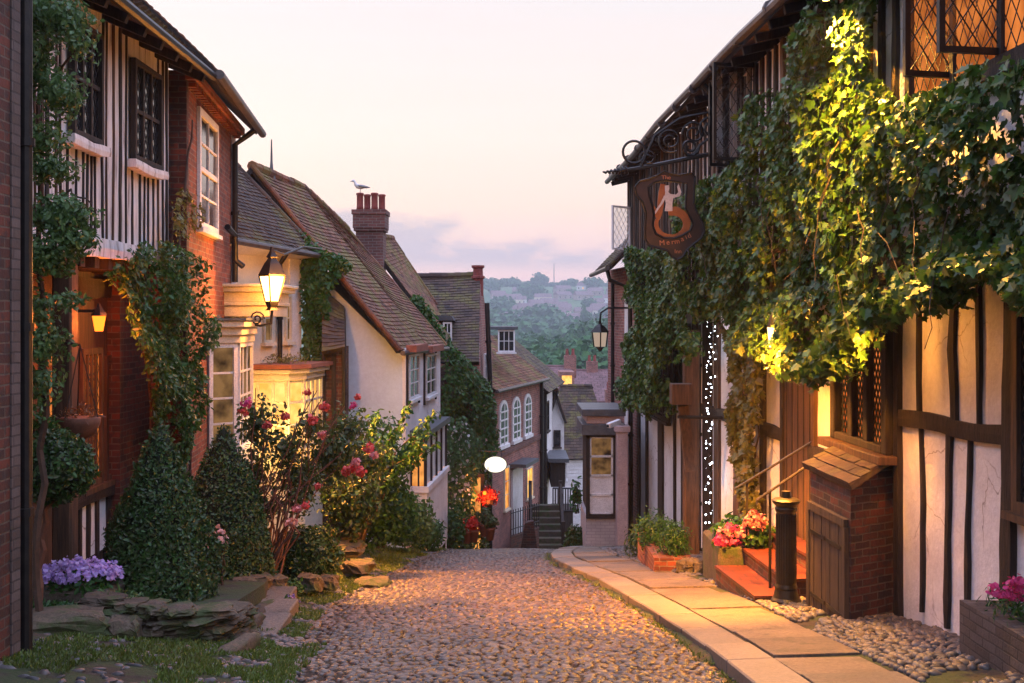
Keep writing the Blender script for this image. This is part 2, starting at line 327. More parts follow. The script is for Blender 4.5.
def petal(name, cols): return mat(name, [cols[0], cols[-1]], scale=2, island=.8, islcols=cols, rough=.6, trans=.25)
M['lilac'] = petal('lilac_petal', [(.38, .22, .62), (.52, .36, .75), (.62, .48, .80)])
M['rose'] = petal('rose_petal', [(.65, .05, .05), (.78, .12, .10), (.75, .18, .14), (.55, .03, .05)])
M['rose_pink'] = petal('pink_rose_petal', [(.72, .22, .24), (.80, .35, .33), (.62, .12, .16)])
M['peach'] = petal('peach_petal', [(.75, .36, .30), (.82, .48, .42)])
M['magenta'] = petal('magenta_petal', [(.72, .05, .25), (.80, .12, .36), (.60, .03, .20)])
M['white_petal'] = petal('white_petal', [(.65, .6, .6), (.75, .72, .7)])
M['red_petal'] = petal('red_petal', [(.7, .02, .015), (.8, .06, .02), (.55, .01, .01)])
M['far_leaf'] = leafm('far_leaf', [(.02, .09, .03), (.045, .14, .04), (.08, .19, .05)], trans=.1, rough=.9)
M['hill'] = mat('hill_fields', [(.03, .09, .03), (.06, .14, .04), (.11, .14, .05)], scale=.012, detail=9, rough=1)
M['grass'] = leafm('grass_blade', [(.06, .13, .012), (.10, .18, .02), (.16, .20, .03), (.10, .10, .03)], trans=.2)
M['gull_white'] = mat('gull_white', (.7, .7, .7)); M['gull_grey'] = mat('gull_grey', (.30, .31, .34))
M['mermaid_skin'] = mat('sign_white', (.50, .45, .47), rough=.5); M['mermaid_tail'] = mat('sign_orange', [(.22, .06, .015), (.30, .10, .025)], scale=9, rough=.5)
M['sign_board'] = mat('sign_brown', [(.02, .009, .008), (.04, .017, .013)], scale=8, rough=.5)
M['sign_letter'] = mat('sign_letter', (.42, .16, .08), rough=.5)

# ------------------------------------------------------------------ leaf clouds
def tmpl(half):
    n = len(half); K = 2 * n
    V = np.array([(x, y, .25 * x) for x, y in half] + [(-x, y, .25 * x) for x, y in half])
    return V, [tuple(range(n)), tuple(range(n, 2 * n))[::-1]]
T_IVY = tmpl([(0, 0), (.20, -.06), (.52, .10), (.34, .28), (.56, .58), (.24, .60), (0, 1)])
T_OVAL = tmpl([(0, 0), (.26, .30), (.24, .65), (0, 1)])
T_LONG = tmpl([(0, 0), (.13, .35), (.10, .7), (0, 1)])
T_ROUND = (np.array([(0, 0, 0), (.45, .25, .1), (.45, .75, .1), (0, 1, .0), (-.45, .75, .1), (-.45, .25, .1)]), [(0, 1, 2, 3, 4, 5)])
def unit(a): return a / np.maximum(np.linalg.norm(a, axis=1, keepdims=True), 1e-6)
def leaves(mb, P_, Nn, size, T, m=0, tilt=.6, droop=.8, svar=.42):
    n = len(P_); V, tf = T; K = len(V)
    nn = unit(Nn + rng.normal(0, tilt, (n, 3)))
    d = np.array([0, 0, -droop]) + rng.normal(0, .7, (n, 3)); d = unit(d - nn * (d * nn).sum(1, keepdims=True)); s = np.cross(d, nn)
    sz = size * (1 + rng.uniform(-svar, svar * 1.25, n))
    out = P_[:, None, :] + sz[:, None, None] * (V[None, :, 0:1] * s[:, None, :] + V[None, :, 1:2] * d[:, None, :] + V[None, :, 2:3] * nn[:, None, :])
    mb.arr(out.reshape(-1, 3), K, tf, m)
def nz(p, s, seed=0): return mnoise.noise(Vector((p[0] * s + seed, p[1] * s - seed, p[2] * s + 3.1 * seed)))
def ell_leaves(mb, c, r, n, size, T, m=0, shell=.35, lump=.25, seed=1, **k):   # lumpy ellipsoid of leaves
    d = unit(rng.normal(0, 1, (n, 3))); c = np.array(c); r = np.array(r)
    f = np.array([1 + lump * 1.6 * nz(q, 1.7, seed) for q in d]) * (1 - shell * rng.random(n) ** 1.6)
    leaves(mb, c + d * r * f[:, None], unit(d / r), size, T, m, **k)
def in_poly(x, y, poly):
    c = np.zeros(len(x), bool); n = len(poly)
    for i in range(n):
        x1, y1 = poly[i]; x2, y2 = poly[(i + 1) % n]
        t = ((y1 > y) != (y2 > y)); c ^= t & (x < (x2 - x1) * (y - y1) / (y2 - y1 + 1e-12) + x1)
    return c
def wall_leaves(mb, w, poly, n, size, T, thick=.25, base=.02, m=0, off=0, seed=3, lscale=.9, pix=True, **k):
    uv = [w.uz(a, b, off) for a, b in poly] if pix else poly
    u = np.array([q[0] for q in uv]); v = np.array([q[1] for q in uv])
    U = rng.uniform(u.min(), u.max(), n * 6); V_ = rng.uniform(v.min(), v.max(), n * 6)
    ok = in_poly(U, V_, uv); U = U[ok][:n]; V_ = V_[ok][:n]
    h = np.array([max(0, .55 + 1.1 * mnoise.noise(Vector((a * lscale, b * lscale, seed)))+ .35 * mnoise.noise(Vector((a * lscale * 3, b * lscale * 3, seed)))) for a, b in zip(U, V_)])
    dn = base + thick * h * (1 - .5 * rng.random(len(U)) ** 2)
    o = np.array(w.o); t = np.array(w.t); nn = np.array(w.n)
    pts = o + U[:, None] * t + (off + dn)[:, None] * nn if hasattr(off, '__len__') else o + U[:, None] * t + (off + dn)[:, None] * nn
    pts[:, 2] = V_
    g = np.repeat(nn[None, :], len(U), 0) + np.array([0, 0, .35])
    leaves(mb, pts, g, size, T, m, **k)
    return len(U)
def stem_tube(mb, pts, r0, r1, m=0, n=5, wob=.02):
    pts = [Vector(p) for p in pts]; out = []
    for i in range(len(pts) - 1):
        for j in range(4):
            q = pts[i].lerp(pts[i + 1], j / 4) + Vector(rng.normal(0, wob, 3)); out.append(q)
    out.append(pts[-1]); k = len(out)
    mb.tube(out, [r0 + (r1 - r0) * i / (k - 1) for i in range(k)], n, m)
# ------------------------------------------------------------------ ground
def base_z(y):
    if y < 20: return -.14 * y
    if y < 30: return -2.8 - .14 * (y - 20) - .007 * (y - 20) ** 2
    if y < 55: return -4.9 - .28 * (y - 30)
    if y < 110: return -11.9 - .22 * (y - 55)
    if y < 260: return -24 - 10 * (1 - math.cos(math.pi * (y - 110) / 150)) / 2
    if y < 560: return -34
    if y < 1400: return -34 + 70 * (1 - math.cos(math.pi * (y - 560) / 840)) / 2
    return 36 - .02 * (y - 1400)
def interp(y, tab):
    if y <= tab[0][0]: return tab[0][1]
    for (a, p), (b, q) in zip(tab, tab[1:]):
        if y <= b: return p + (q - p) * (y - a) / (b - a)
    return tab[-1][1]
LE = [(4, -1.5), (8.3, -1.62), (10, -1.95), (13, -2.15), (15.7, -2.03), (19, -1.76), (23, -1.45), (27, -1.2), (32, -.8), (40, 0), (55, 3)]
RE = [(4, 1.75), (8.3, 1.73), (10.3, 1.67), (12.8, 1.49), (15.8, 1.24), (17.5, .95), (19.6, .72), (21, .72), (22.5, .95), (24, 1.35), (30, 1.7), (36, 2.0), (55, 6)]
RP = [(4, 2.95), (8.3, 2.88), (10.6, 2.8), (13.6, 2.75), (15, 2.6), (18, 2.1), (20, 1.75), (22, 1.75), (26, 1.9)]
def le(y): return interp(y, LE)
def re_(y): return interp(y, RE)
def gz(x, y):
    b = base_z(y)
    if y > 60: return b + (8 * mnoise.noise(Vector((x * .004, y * .004, 0))) if y > 300 else 0)
    e, k = le(y), re_(y)
    f = 1 if y < 50 else (60 - y) / 10
    if x < e: b += f * min(.40, .13 * (e - x)) + .012 * mnoise.noise(Vector((x * 4, y * 4, 0)))
    elif x > k: b += f * min(.22, .055 + .045 * (x - k))
    else: b += f * .035 * (1 - ((x - e) / (k - e) * 2 - 1) ** 2) - .02
    return b
def axis(segs):
    out = []
    for a, b, st in segs: out += list(np.arange(a, b - 1e-6, st))
    return out
xs = axis([(-3000, -200, 400), (-200, -40, 20), (-40, -10, 3), (-10, 9, .15), (9, 40, 3), (40, 200, 20), (200, 3001, 400)])
ys = axis([(-60, 0, 8), (0, 6, 1), (6, 34, .2), (34, 60, 1), (60, 260, 8), (260, 1500, 40), (1500, 4001, 250)])
mb = MB(); nx = len(xs)
vs = [(x, y, gz(x, y) - (.012 if le(y) - .1 < x < re_(y) + .05 and y < 60 else 0)) for y in ys for x in xs]
fs = [(j * nx + i, j * nx + i + 1, (j + 1) * nx + i + 1, (j + 1) * nx + i) for j in range(len(ys) - 1) for i in range(nx - 1)]
mb.add(vs, fs); mb.m = [1 if ys[j] > 60 else 0 for j in range(len(ys) - 1) for i in range(nx - 1)]
struct(mb.build('ground', [M['earth'], M['hill']], smooth=True, uv=False))
# dome stones
def dome(n=8):
    vs = [(0, 0, 1)]; 
    for r, h in ((.55, .84), (.9, .42), (1, 0), (.95, -.6)):
        for j in range(n):
            a = 2 * math.pi * j / n; q_ = lambda v: math.copysign(abs(v) ** .78, v); vs.append((r * q_(math.cos(a)), r * q_(math.sin(a)), h))
    fs = [(0, 1 + j, 1 + (j + 1) % n) for j in range(n)]
    for k in range(3):
        a, b = 1 + k * n, 1 + (k + 1) * n
        fs += [(a + j, b + j, b + (j + 1) % n, a + (j + 1) % n) for j in range(n)]
    return np.array(vs), fs
DV, DF = dome()
def stones(mb, pts, sx_, sy_, h, zf=None, jit=.25, m=0):
    n = len(pts); K = len(DV); pts = np.array(pts)
    a = rng.normal(0, .2, n); S = 1 + rng.uniform(-jit, jit, (n, 3))
    V = DV[None] * (S * np.array([sx_, sy_, h]))[:, None, :]
    V = V * (1 + .10 * rng.normal(0, 1, (n, K, 1)).clip(-1.5, 1.5))
    tx = rng.normal(0, .12, n); ty = rng.normal(0, .12, n)
    x = V[:, :, 0] * np.cos(a)[:, None] - V[:, :, 1] * np.sin(a)[:, None]; y = V[:, :, 0] * np.sin(a)[:, None] + V[:, :, 1] * np.cos(a)[:, None]
    zz = V[:, :, 2] + x * tx[:, None] + y * ty[:, None]
    out = np.stack([x, y, zz], 2) + pts[:, None, :]
    mb.arr(out.reshape(-1, 3), K, DF, m)
pts = []; y = 7.4; row = 0
while y < 34:
    pit = .092; x = le(y) - .05 + (row % 2) * pit / 2 + random.uniform(-.02, .02); edge = le(y) - .12 + .16 * mnoise.noise(Vector((y * 1.3, 0, 0)))
    while x < re_(y) - .06:
        xx = x + random.uniform(-.02, .02); yy = y + random.uniform(-.014, .014)
        if not (xx < edge + .45 and random.random() < (.6 - (xx - edge))): pts.append((xx, yy, gz(xx, yy) - .006 + .012 * mnoise.noise(Vector((xx * 1.1, yy * 1.1, 4)))))
        x += pit * random.uniform(.85, 1.15)
    y += .062; row += 1
mb = MB(); stones(mb, pts, .051, .034, .024, jit=.36)
struct(mb.build('cobbled_road', M['cobble'], smooth=True, uv=False))
# dark joint sheet beneath the cobbles
mb = MB(); yy = list(np.arange(6, 50, .3)); nn = 14
vs = []
for y in yy:
    for i in range(nn + 1):
        x = le(y) + .05 + (re_(y) - .0 - le(y) - .05) * i / nn; vs.append((x, y, gz(min(max(x, le(y) + .01), re_(y) - .01), y) + .001))
mb.add(vs, [(j * (nn + 1) + i, j * (nn + 1) + i + 1, (j + 1) * (nn + 1) + i + 1, (j + 1) * (nn + 1) + i) for j in range(len(yy) - 1) for i in range(nn)])
struct(mb.build('road_bed', M['dirt'], smooth=True, uv=False))
# pavement: kerb stones along the road, flagstones behind them
def slab(mb, q, th, gap=.012, m=0):      # q: 4 plan corners, laid on the ground function plus a fixed rise
    q = [Vector((a, b, 0)) for a, b in q]; c = sum(q, Vector()) / 4; q = [c + (p - c) * (1 - gap / max((p - c).length, .05)) for p in q]
    tl = random.uniform(-.014, .012)
    def hz(p): return pz(p.x, p.y) + tl
    T = [Vector((p.x, p.y, hz(p))) for p in q]; B = [Vector((p.x, p.y, hz(p) - th)) for p in q]
    mb.hexa(B + T, m)
def pz(x, y): return base_z(y) + .085 + .03 * (x - re_(y))
mb = MB(); y = 6.6
while y < 27:
    ln = random.uniform(.75, 1.15); y2 = y + ln
    kw = .40
    slab(mb, [(re_(y), y), (re_(y) + kw, y + .03), (re_(y2) + kw, y2 + .03), (re_(y2), y2)], .16)
    y = y2
struct(mb.build('kerb', M['kerb'], bev=.012))
mb = MB(); y = 6.5
while y < 26:
    ln = random.uniform(.45, .95); y2 = y + ln; a0, a1 = re_(y) + .42, re_(y2) + .42; b0, b1 = interp(y, RP), interp(y2, RP)
    if b0 - a0 > .95 and random.random() < .75: cuts = [0, random.uniform(.3, .7), 1]
    else: cuts = [0, 1]
    sk = random.uniform(-.08, .08)
    for c0, c1 in zip(cuts, cuts[1:]):
        slab(mb, [(a0 + (b0 - a0) * c0, y + sk * c0), (a0 + (b0 - a0) * c1, y + sk * c1), (a1 + (b1 - a1) * c1, y2 + sk * c1), (a1 + (b1 - a1) * c0, y2 + sk * c0)], .12)
    y = y2
struct(mb.build('pavement', M['slab'], bev=.008))
# flint cobbles of the gutter between flagstones and walls
pts = []; y = 7.5
while y < 22:
    x = interp(y, RP) + .04
    while x < 4.05 - .04 * (y - 6):
        xx = x + random.uniform(-.02, .02)
        if mnoise.noise(Vector((xx * 1.2, y * 1.2, 9))) > -.32: pts.append((xx, y + random.uniform(-.02, .02), gz(xx, y) + .012))
        x += .085 * random.uniform(.85, 1.2)
    y += .07
mb = MB(); stones(mb, pts, .044, .036, .024, jit=.4)
struct(mb.build('flint_gutter', M['flint'], smooth=True, uv=False))
# loose stones and grass at the left verge
pts = []
for i in range(650):
    y = random.uniform(7.5, 22); x = le(y) - abs(random.gauss(0, .35)) + .05; pts.append((x, y, gz(x, y)))
for i in range(380):
    y = random.uniform(7.4, 10.5); x = random.uniform(-4.3, -1.6); pts.append((x, y, gz(x, y)))
mb = MB(); stones(mb, pts, .042, .030, .018, jit=.6)
struct(mb.build('verge_stones', M['flint'], smooth=True, uv=False))
def grass_patch(mb, fn, n, size=.055):
    p = []
    while len(p) < n:
        x, y = fn()
        if mnoise.noise(Vector((x * 1.6, y * 1.6, 2))) > -.15: p.append((x, y, gz(x, y) + .005))
    leaves(mb, np.array(p), np.repeat([[0, -1, .2]], n, 0), size, T_LONG, tilt=.9, droop=-1.6)
mb = MB()
def f1():
    y = random.uniform(7.8, 23); return le(y) - .02 - abs(random.gauss(0, .30)), y
def f2():
    y = random.uniform(7.6, 10.2); return random.uniform(-3.7, -1.7), y
def f3():
    y = random.uniform(8, 22); return re_(y) - .03 - abs(random.gauss(0, .05)), y
def f4():
    y = random.uniform(15, 24); return le(y) - random.uniform(0, 1.3), y
grass_patch(mb, f1, 24000, .032); grass_patch(mb, f2, 17000, .034); grass_patch(mb, f3, 1600, .035); grass_patch(mb, f4, 4000, .05)
o = mb.build('grass', M['grass'], uv=False); tag(o, 'short mossy grass along the edges of the cobbled road', 'grass'); o['kind'] = 'stuff'

# ------------------------------------------------------------------ far side of the valley
def blob_tree(kind, label, x, y, h, r, n, seed, dark=False, group='trees across the valley', trunk=.25, lf=.16):
    zb = gz(x, y) if y > 60 else base_z(y)
    t = thing(kind, label, 'tree', (x, y, zb), group)
    k = MB(); k.tube([(x, y, zb), (x + r * .05, y, zb + h * trunk), (x, y, zb + h * .7)], [h * .035, h * .025, h * .01], 6); k.build('trunk', M['twig'], t, uv=False)
    c = MB(); rs = np.random.default_rng(seed)
    for i in range(9):
        a = rs.uniform(0, 6.28); q = rs.uniform(0, .55); hh = rs.uniform(trunk + .12, .88)
        s = r * rs.uniform(.35, .55)
        ell_leaves(c, (x + r * q * math.cos(a), y + r * q * math.sin(a), zb + h * hh), (s, s, s * .8), n // 9, r * lf, T_ROUND, shell=.5, seed=i, tilt=.8, droop=.2)
    c.build('crown', M['far_leaf'], t, uv=False)
    return t
TREE_AT = []
ks = []
for i, (px, py, d, h, r) in enumerate([(508, 372, 230, 15, 9), (530, 368, 215, 17, 11), (552, 372, 205, 18, 12), (574, 366, 195, 20, 13), (598, 372, 190, 21, 14), (620, 366, 185, 22, 13),
        (500, 348, 300, 17, 12), (522, 345, 290, 20, 13), (545, 342, 285, 18, 11), (566, 340, 280, 24, 12), (586, 338, 275, 25, 13), (606, 342, 270, 26, 14), (640, 345, 270, 24, 14), (470, 350, 290, 18, 12),
        (560, 330, 380, 20, 12), (585, 326, 385, 23, 12), (605, 326, 380, 20, 14), (515, 328, 400, 19, 15), (535, 326, 410, 20, 14), (498, 330, 400, 20, 14), (628, 330, 380, 26, 14), (478, 328, 400, 20, 14),
        (560, 385, 165, 12, 8), (606, 382, 160, 13, 8), (585, 384, 170, 13, 9)]):
    x = (px - CX) / F * d
    TREE_AT.append((x, d, h, r))
# three builds, then copies
protos = []
for i in range(3):
    x, y, h, r = TREE_AT[i]
    protos.append(blob_tree('broadleaf_tree', 'rounded blue-green broadleaf tree in the far-off wood filling the valley', x, y, 20, 12, 9000, i, group='wood in the valley', lf=.075))
for i, (x, y, h, r) in enumerate(TREE_AT):
    o = protos[i] if i < 3 else copy_tree(protos[i % 3])
    o.location = (x, y, gz(x, y)); o.scale = (r / 12 * 1.2, r / 12 * 1.2, h / 20 * (1.35 if x < .045 * y and y < 320 else 1.1))
    if i >= 3: o.rotation_euler.z = i * 1.3
# ridge trees: one round landmark tree and one conifer, hedge of copies
x = (540 - CX) / F * 1380; t = blob_tree('round_tree', 'lone round dark tree standing on the far ridge left of the mast', 'tree' and x, 1380, 17, 13, 1500, 11, group=None)
x = (585 - CX) / F * 800; t = blob_tree('conifer_tree', 'tall pointed dark conifer rising before the far ridge', x, 800, 30, 10, 1500, 12, group=None)
for ch in t.children:
    if ch.name.startswith('crown'):
        me = ch.data; co = np.empty(len(me.vertices) * 3); me.vertices.foreach_get('co', co); co = co.reshape(-1, 3)
        f = np.clip(1.25 - co[:, 2] / 30, .08, 1); co[:, 0] *= f; co[:, 1] *= f; co[:, 2] *= 1.12; me.vertices.foreach_set('co', co.ravel())
hp = blob_tree('ridge_tree', 'low bushy tree in the hedge line on the far ridge', -20, 1390, 9, 14, 700, 21, group='hedge trees on the far ridge')
for i in range(34):
    o = hp if i == 0 else copy_tree(hp)
    xx = -190 + i * 14 + random.uniform(-5, 5); yy = 1385 + random.uniform(-20, 20); o.location = (xx, yy, gz(xx, yy) - 1); o.scale = (random.uniform(.7, 1.4), 1, random.uniform(.5, 1.15)); o.rotation_euler.z = i
mb = MB(); x = (554 - CX) / F * 1385; mb.tube([(x, 1385, gz(x, 1385)), (x, 1385, gz(x, 1385) + 30)], [.7, .3], 6)
tag(mb.build('radio_mast', M['gutter'], uv=False), 'thin radio mast on the far ridge right of the round tree', 'mast')
# village on the hillside
def far_house(x, y, w_, h_, dpt, ang, wall, roof, lit):
    t = thing('hillside_house', 'small pale house in the village on the far hillside', 'house', (x, y, gz(x, y) - 1), 'village houses on the far hillside')
    k = MB(); z0 = gz(x, y) - 1; c, s = math.cos(ang), math.sin(ang)
    def q(a, b, z): return (x + a * c - b * s, y + a * s + b * c, z0 + z)
    k.hexa([q(-w_, -dpt, 0), q(w_, -dpt, 0), q(w_, dpt, 0), q(-w_, dpt, 0), q(-w_, -dpt, h_), q(w_, -dpt, h_), q(w_, dpt, h_), q(-w_, dpt, h_)]); k.build('wall', wall, t, uv=False)
    k = MB(); k.add([q(-w_ * 1.05, -dpt * 1.1, h_), q(w_ * 1.05, -dpt * 1.1, h_), q(w_ * 1.05, dpt * 1.1, h_), q(-w_ * 1.05, dpt * 1.1, h_), q(-w_, 0, h_ * 1.7), q(w_, 0, h_ * 1.7)],
                [(0, 1, 5, 4), (2, 3, 4, 5), (0, 4, 3), (1, 2, 5), (0, 3, 2, 1)]); k.build('roof', roof, t, uv=False)
    for i in range(3):
        k = MB(); a = -w_ * .7 + i * w_ * .7; k.hexa([q(a - .6, -dpt - .1, h_ * .35), q(a + .6, -dpt - .1, h_ * .35), q(a + .6, -dpt + .1, h_ * .35), q(a - .6, -dpt + .1, h_ * .35), q(a - .6, -dpt - .1, h_ * .7), q(a + .6, -dpt - .1, h_ * .7), q(a + .6, -dpt + .1, h_ * .7), q(a - .6, -dpt + .1, h_ * .7)])
        k.build('window', M['glow_yellow'] if (lit and i == 1) else M['glass'], t, uv=False)
    return t
FH = []
for k_ in range(4): FH.append(far_house(0, 900, 7 + k_, 5.5, 4, .2 * k_ - .3, [M['white_paint'], M['brick_pink'], M['plaster_cream'], M['brick_pink']][k_], M['tile_far'], k_ in (0, 2)))
for i in range(84):
    o = FH[i] if i < 4 else copy_tree(FH[i % 4])
    yy = random.uniform(860, 1250); xx = random.uniform(-.06, .12) * yy + 10
    o.location = (xx, yy, gz(xx, yy) - 1); o.rotation_euler.z = random.uniform(-.5, .5)
for i, (px, d) in enumerate([(510, 920), (532, 900), (546, 930), (566, 910), (600, 900), (495, 940), (578, 940), (520, 980), (556, 990)]):
    o = copy_tree(FH[0 if i % 3 else 2]); xx = (px - CX) / F * d; o.location = (xx, d, gz(xx, d)); o.rotation_euler.z = .2
hb = blob_tree('hillside_tree', 'small dark tree among the houses on the far hillside', 0, 900, 10, 9, 500, 31, group='trees among the hillside houses')
for i in range(70):
    o = hb if i == 0 else copy_tree(hb)
    yy = random.uniform(620, 1300); xx = random.uniform(-.07, .13) * yy; o.location = (xx, yy, gz(xx, yy) - 1); s_ = random.uniform(.6, 1.5); o.scale = (s_ * 1.3, s_ * 1.3, s_); o.rotation_euler.z = i

for i in range(75):
    o = copy_tree(hb); yy = 520 + 4.6 * i + random.uniform(-15, 15); xx = random.uniform(-.045, .12) * yy; o['group'] = 'trees on the valley slope'; o['label'] = 'full round tree in the dense belt below the hillside houses'
    o.location = (xx, yy, gz(xx, yy) - 1); s_ = random.uniform(1.7, 2.5); o.scale = (s_ * 1.15, s_ * 1.15, s_ * (1.15 if yy < 700 else 1)); o.rotation_euler.z = i * 2.1
# ------------------------------------------------------------------ tiled roofs
def tiles(mb, eN, eF, rF, rN, tw=.17, th=.105, lift=.022, sag=.04, m=0, deck=1, seed=0, thick=.10):
    eN, eF, rF, rN = [Vector(q) for q in (eN, eF, rF, rN)]
    nrm = (eF - eN).cross(rN - eN).normalized()
    if nrm.z < 0: nrm = -nrm
    Lu = ((eF - eN).length + (rF - rN).length) / 2; Lv = ((rN - eN).length + (rF - eF).length) / 2
    nu, nv = max(2, int(Lu / tw)), max(2, int(Lv / th))
    def q(a, b):
        p = (eN * (1 - a) + eF * a) * (1 - b) + (rN * (1 - a) + rF * a) * b
        return p + nrm * (sag * mnoise.noise(Vector((a * Lu * .5, b * Lv * .5, seed))) - sag * 1.2 * math.sin(math.pi * a) * math.sin(math.pi * b))
    vs, fs = [], []
    for j in range(nv):
        of = .5 * (j % 2) / nu
        for i in range(-1, nu):
            a0, a1 = max(0, i / nu + of + .003), min(1, (i + 1) / nu + of - .003)
            if a1 - a0 < .2 / nu: continue
            b0, b1 = j / nv, min(1, (j + 1.1) / nv); jj = random.uniform(-.004, .008)
            lb = b0 - random.uniform(0, .06) / nv
            k = len(vs); A, B, Cc, D = q(a0, lb), q(a1, lb), q(a1, b1), q(a0, b1)
            vs += [A + nrm * .002, B + nrm * .002, A + nrm * (lift + jj), B + nrm * (lift + jj + random.uniform(-.004, .004)), Cc + nrm * .004, D + nrm * .004]
            fs += [(k + 2, k + 3, k + 4, k + 5), (k, k + 1, k + 3, k + 2), (k, k + 2, k + 5), (k + 1, k + 4, k + 3)]
    mb.add(vs, fs, m)
    g = 8; vs = []; 
    for s_ in (-.0, -thick):
        for j in range(g + 1):
            for i in range(g + 1): vs.append(q(i / g, j / g) + nrm * s_)
    n = (g + 1) ** 2; fs = []
    for j in range(g):
        for i in range(g):
            a = j * (g + 1) + i; fs += [(a, a + 1, a + g + 2, a + g + 1), (a + n, a + g + 1 + n, a + g + 2 + n, a + 1 + n)]
    for i in range(g):
        for a, b in ((i, i + 1), (g * (g + 1) + i, g * (g + 1) + i + 1), (i * (g + 1), (i + 1) * (g + 1)), (i * (g + 1) + g, (i + 1) * (g + 1) + g)): fs.append((a, b, b + n, a + n))
    mb.add(vs, fs, deck)
def ridge(mb, a, b, r=.10, ln=.33, m=0):
    a = Vector(a); b = Vector(b); n = max(1, int((b - a).length / ln)); d = (b - a) / n
    for i in range(n):
        p = a + d * i + Vector((0, 0, random.uniform(-.01, .01))); mb.tube([p, p + d * 1.02], [r * 1.06, r * .94], 8, m)
def roof(parent, eN, eF, rF, rN, mt='tile', back=True, name='roof', rl=True, seed=1, tw=.17, th=.105, verge=False):
    mb = MB(); tiles(mb, eN, eF, rF, rN, seed=seed, tw=tw, th=th)
    if back:                                       # the other slope, mirrored about the ridge
        eN, eF, rF, rN = [Vector(q) for q in (eN, eF, rF, rN)]
        dN = Vector((2 * (rN - eN).x, 2 * (rN - eN).y, 0)); dF = Vector((2 * (rF - eF).x, 2 * (rF - eF).y, 0))
        tiles(mb, eF + dF, eN + dN, rN, rF, seed=seed + 5, tw=tw * 2, th=th * 2)
    if rl: ridge(mb, rN, rF)
    if verge:
        for s in verge:
            a, b = (eN, rN) if s == 'N' else (eF, rF); ridge(mb, Vector(a) + Vector((0, 0, .01)), Vector(b) + Vector((0, 0, .01)), r=.05, ln=.28)
    return mb.build(name, [M[mt], M['timber']], parent)
# windows and walls
def lattice(mb, q, u0, u1, z0, z1, sp, r=.006, ratio=1.5, m=0):     # q(u, z) -> point; diagonal leads clipped to the rectangle
    w_, h_ = u1 - u0, z1 - z0
    for sgn in (1, -1):
        c = -h_ / ratio
        while c < w_ + h_ / ratio:
            # line: u = c + s*t/ratio, z = t (or mirrored)
            t0, t1 = 0, h_
            ua = lambda t: c + t / ratio
            lo = max(0, -c * ratio); hi = min(h_, (w_ - c) * ratio)
            if hi - lo > .02:
                a, b = (ua(lo), lo), (ua(hi), hi)
                if sgn < 0: a, b = (w_ - a[0], a[1]), (w_ - b[0], b[1])
                mb.bar(q(u0 + a[0], z0 + a[1]), q(u0 + b[0], z0 + b[1]), r, r, m)
            c += sp
def window(w, u0, u1, z0, z1, parent, cols=2, rows=2, fm='white_paint', gm='glass', fw=.05, bar=.022, n0=0, dep=.05, sill=True, lead=0, leadm='black_metal', label=None, mid=0):
    f = MB(); w.box(f, u0, u0 + fw, n0, n0 + dep, z0, z1); w.box(f, u1 - fw, u1, n0, n0 + dep, z0, z1)
    w.box(f, u0 + fw, u1 - fw, n0, n0 + dep, z0, z0 + fw); w.box(f, u0 + fw, u1 - fw, n0, n0 + dep, z1 - fw, z1)
    for i in range(1, cols): c = u0 + fw + (u1 - u0 - 2 * fw) * i / cols; w.box(f, c - bar / 2, c + bar / 2, n0, n0 + dep * .7, z0 + fw, z1 - fw)
    for i in range(1, rows):
        c = z0 + fw + (z1 - z0 - 2 * fw) * i / rows; b = bar * (2.2 if mid and i == mid else 1)
        w.box(f, u0 + fw, u1 - fw, n0, n0 + dep * .66 + (.012 if mid and i == mid else 0), c - b / 2, c + b / 2)
    fo = f.build('window', M[fm], parent)
    if label: fo['label'] = label
    g = MB(); w.box(g, u0 + fw * .5, u1 - fw * .5, n0 + .004, n0 + dep * .3, z0 + fw * .5, z1 - fw * .5); g.build('pane', M[gm], fo)
    if lead:
        l = MB(); lattice(l, lambda a, b: w.p(a, n0 + dep * .36, b), u0 + fw, u1 - fw, z0 + fw, z1 - fw, lead); l.build('lead_lattice', M[leadm], fo, uv=False)
    if sill:
        s = MB(); w.box(s, u0 - .05, u1 + .05, n0 - .01, n0 + dep + .05, z0 - .06, z0); s.build('sill', M[fm], fo)
    return fo
def stud(w, pts, wd, n0, n1, parent, mt='timber', name='stud', wob=.012, horiz=False):   # hand-hewn member along (u,z) points
    mb = MB(); pts = [Vector((a, b)) for a, b in pts]; seg = []
    for i in range(len(pts) - 1):
        k = max(2, int((pts[i + 1] - pts[i]).length / .25))
        seg += [pts[i].lerp(pts[i + 1], j / k) for j in range(k)]
    seg.append(pts[-1]); n = len(seg); vs = []
    for i, p in enumerate(seg):
        t = (seg[min(i + 1, n - 1)] - seg[max(i - 1, 0)]).normalized(); q = Vector((-t.y, t.x)); a = wd / 2 + random.uniform(-wob, wob); b = wd / 2 + random.uniform(-wob, wob)
        P0, P1 = p + q * a, p - q * b
        vs += [w.p(P0.x, n0, P0.y), w.p(P0.x, n1 - .004, P0.y), w.p(p.x, n1 + .004, p.y), w.p(P1.x, n1 - .004, P1.y), w.p(P1.x, n0, P1.y)]
    fs = [(i * 5 + j, i * 5 + (j + 1) % 5, (i + 1) * 5 + (j + 1) % 5, (i + 1) * 5 + j) for i in range(n - 1) for j in range(5)] + [(0, 1, 2, 3, 4), tuple((n - 1) * 5 + j for j in range(5))[::-1]]
    mb.add(vs, fs); return mb.build(name, M[mt], parent)
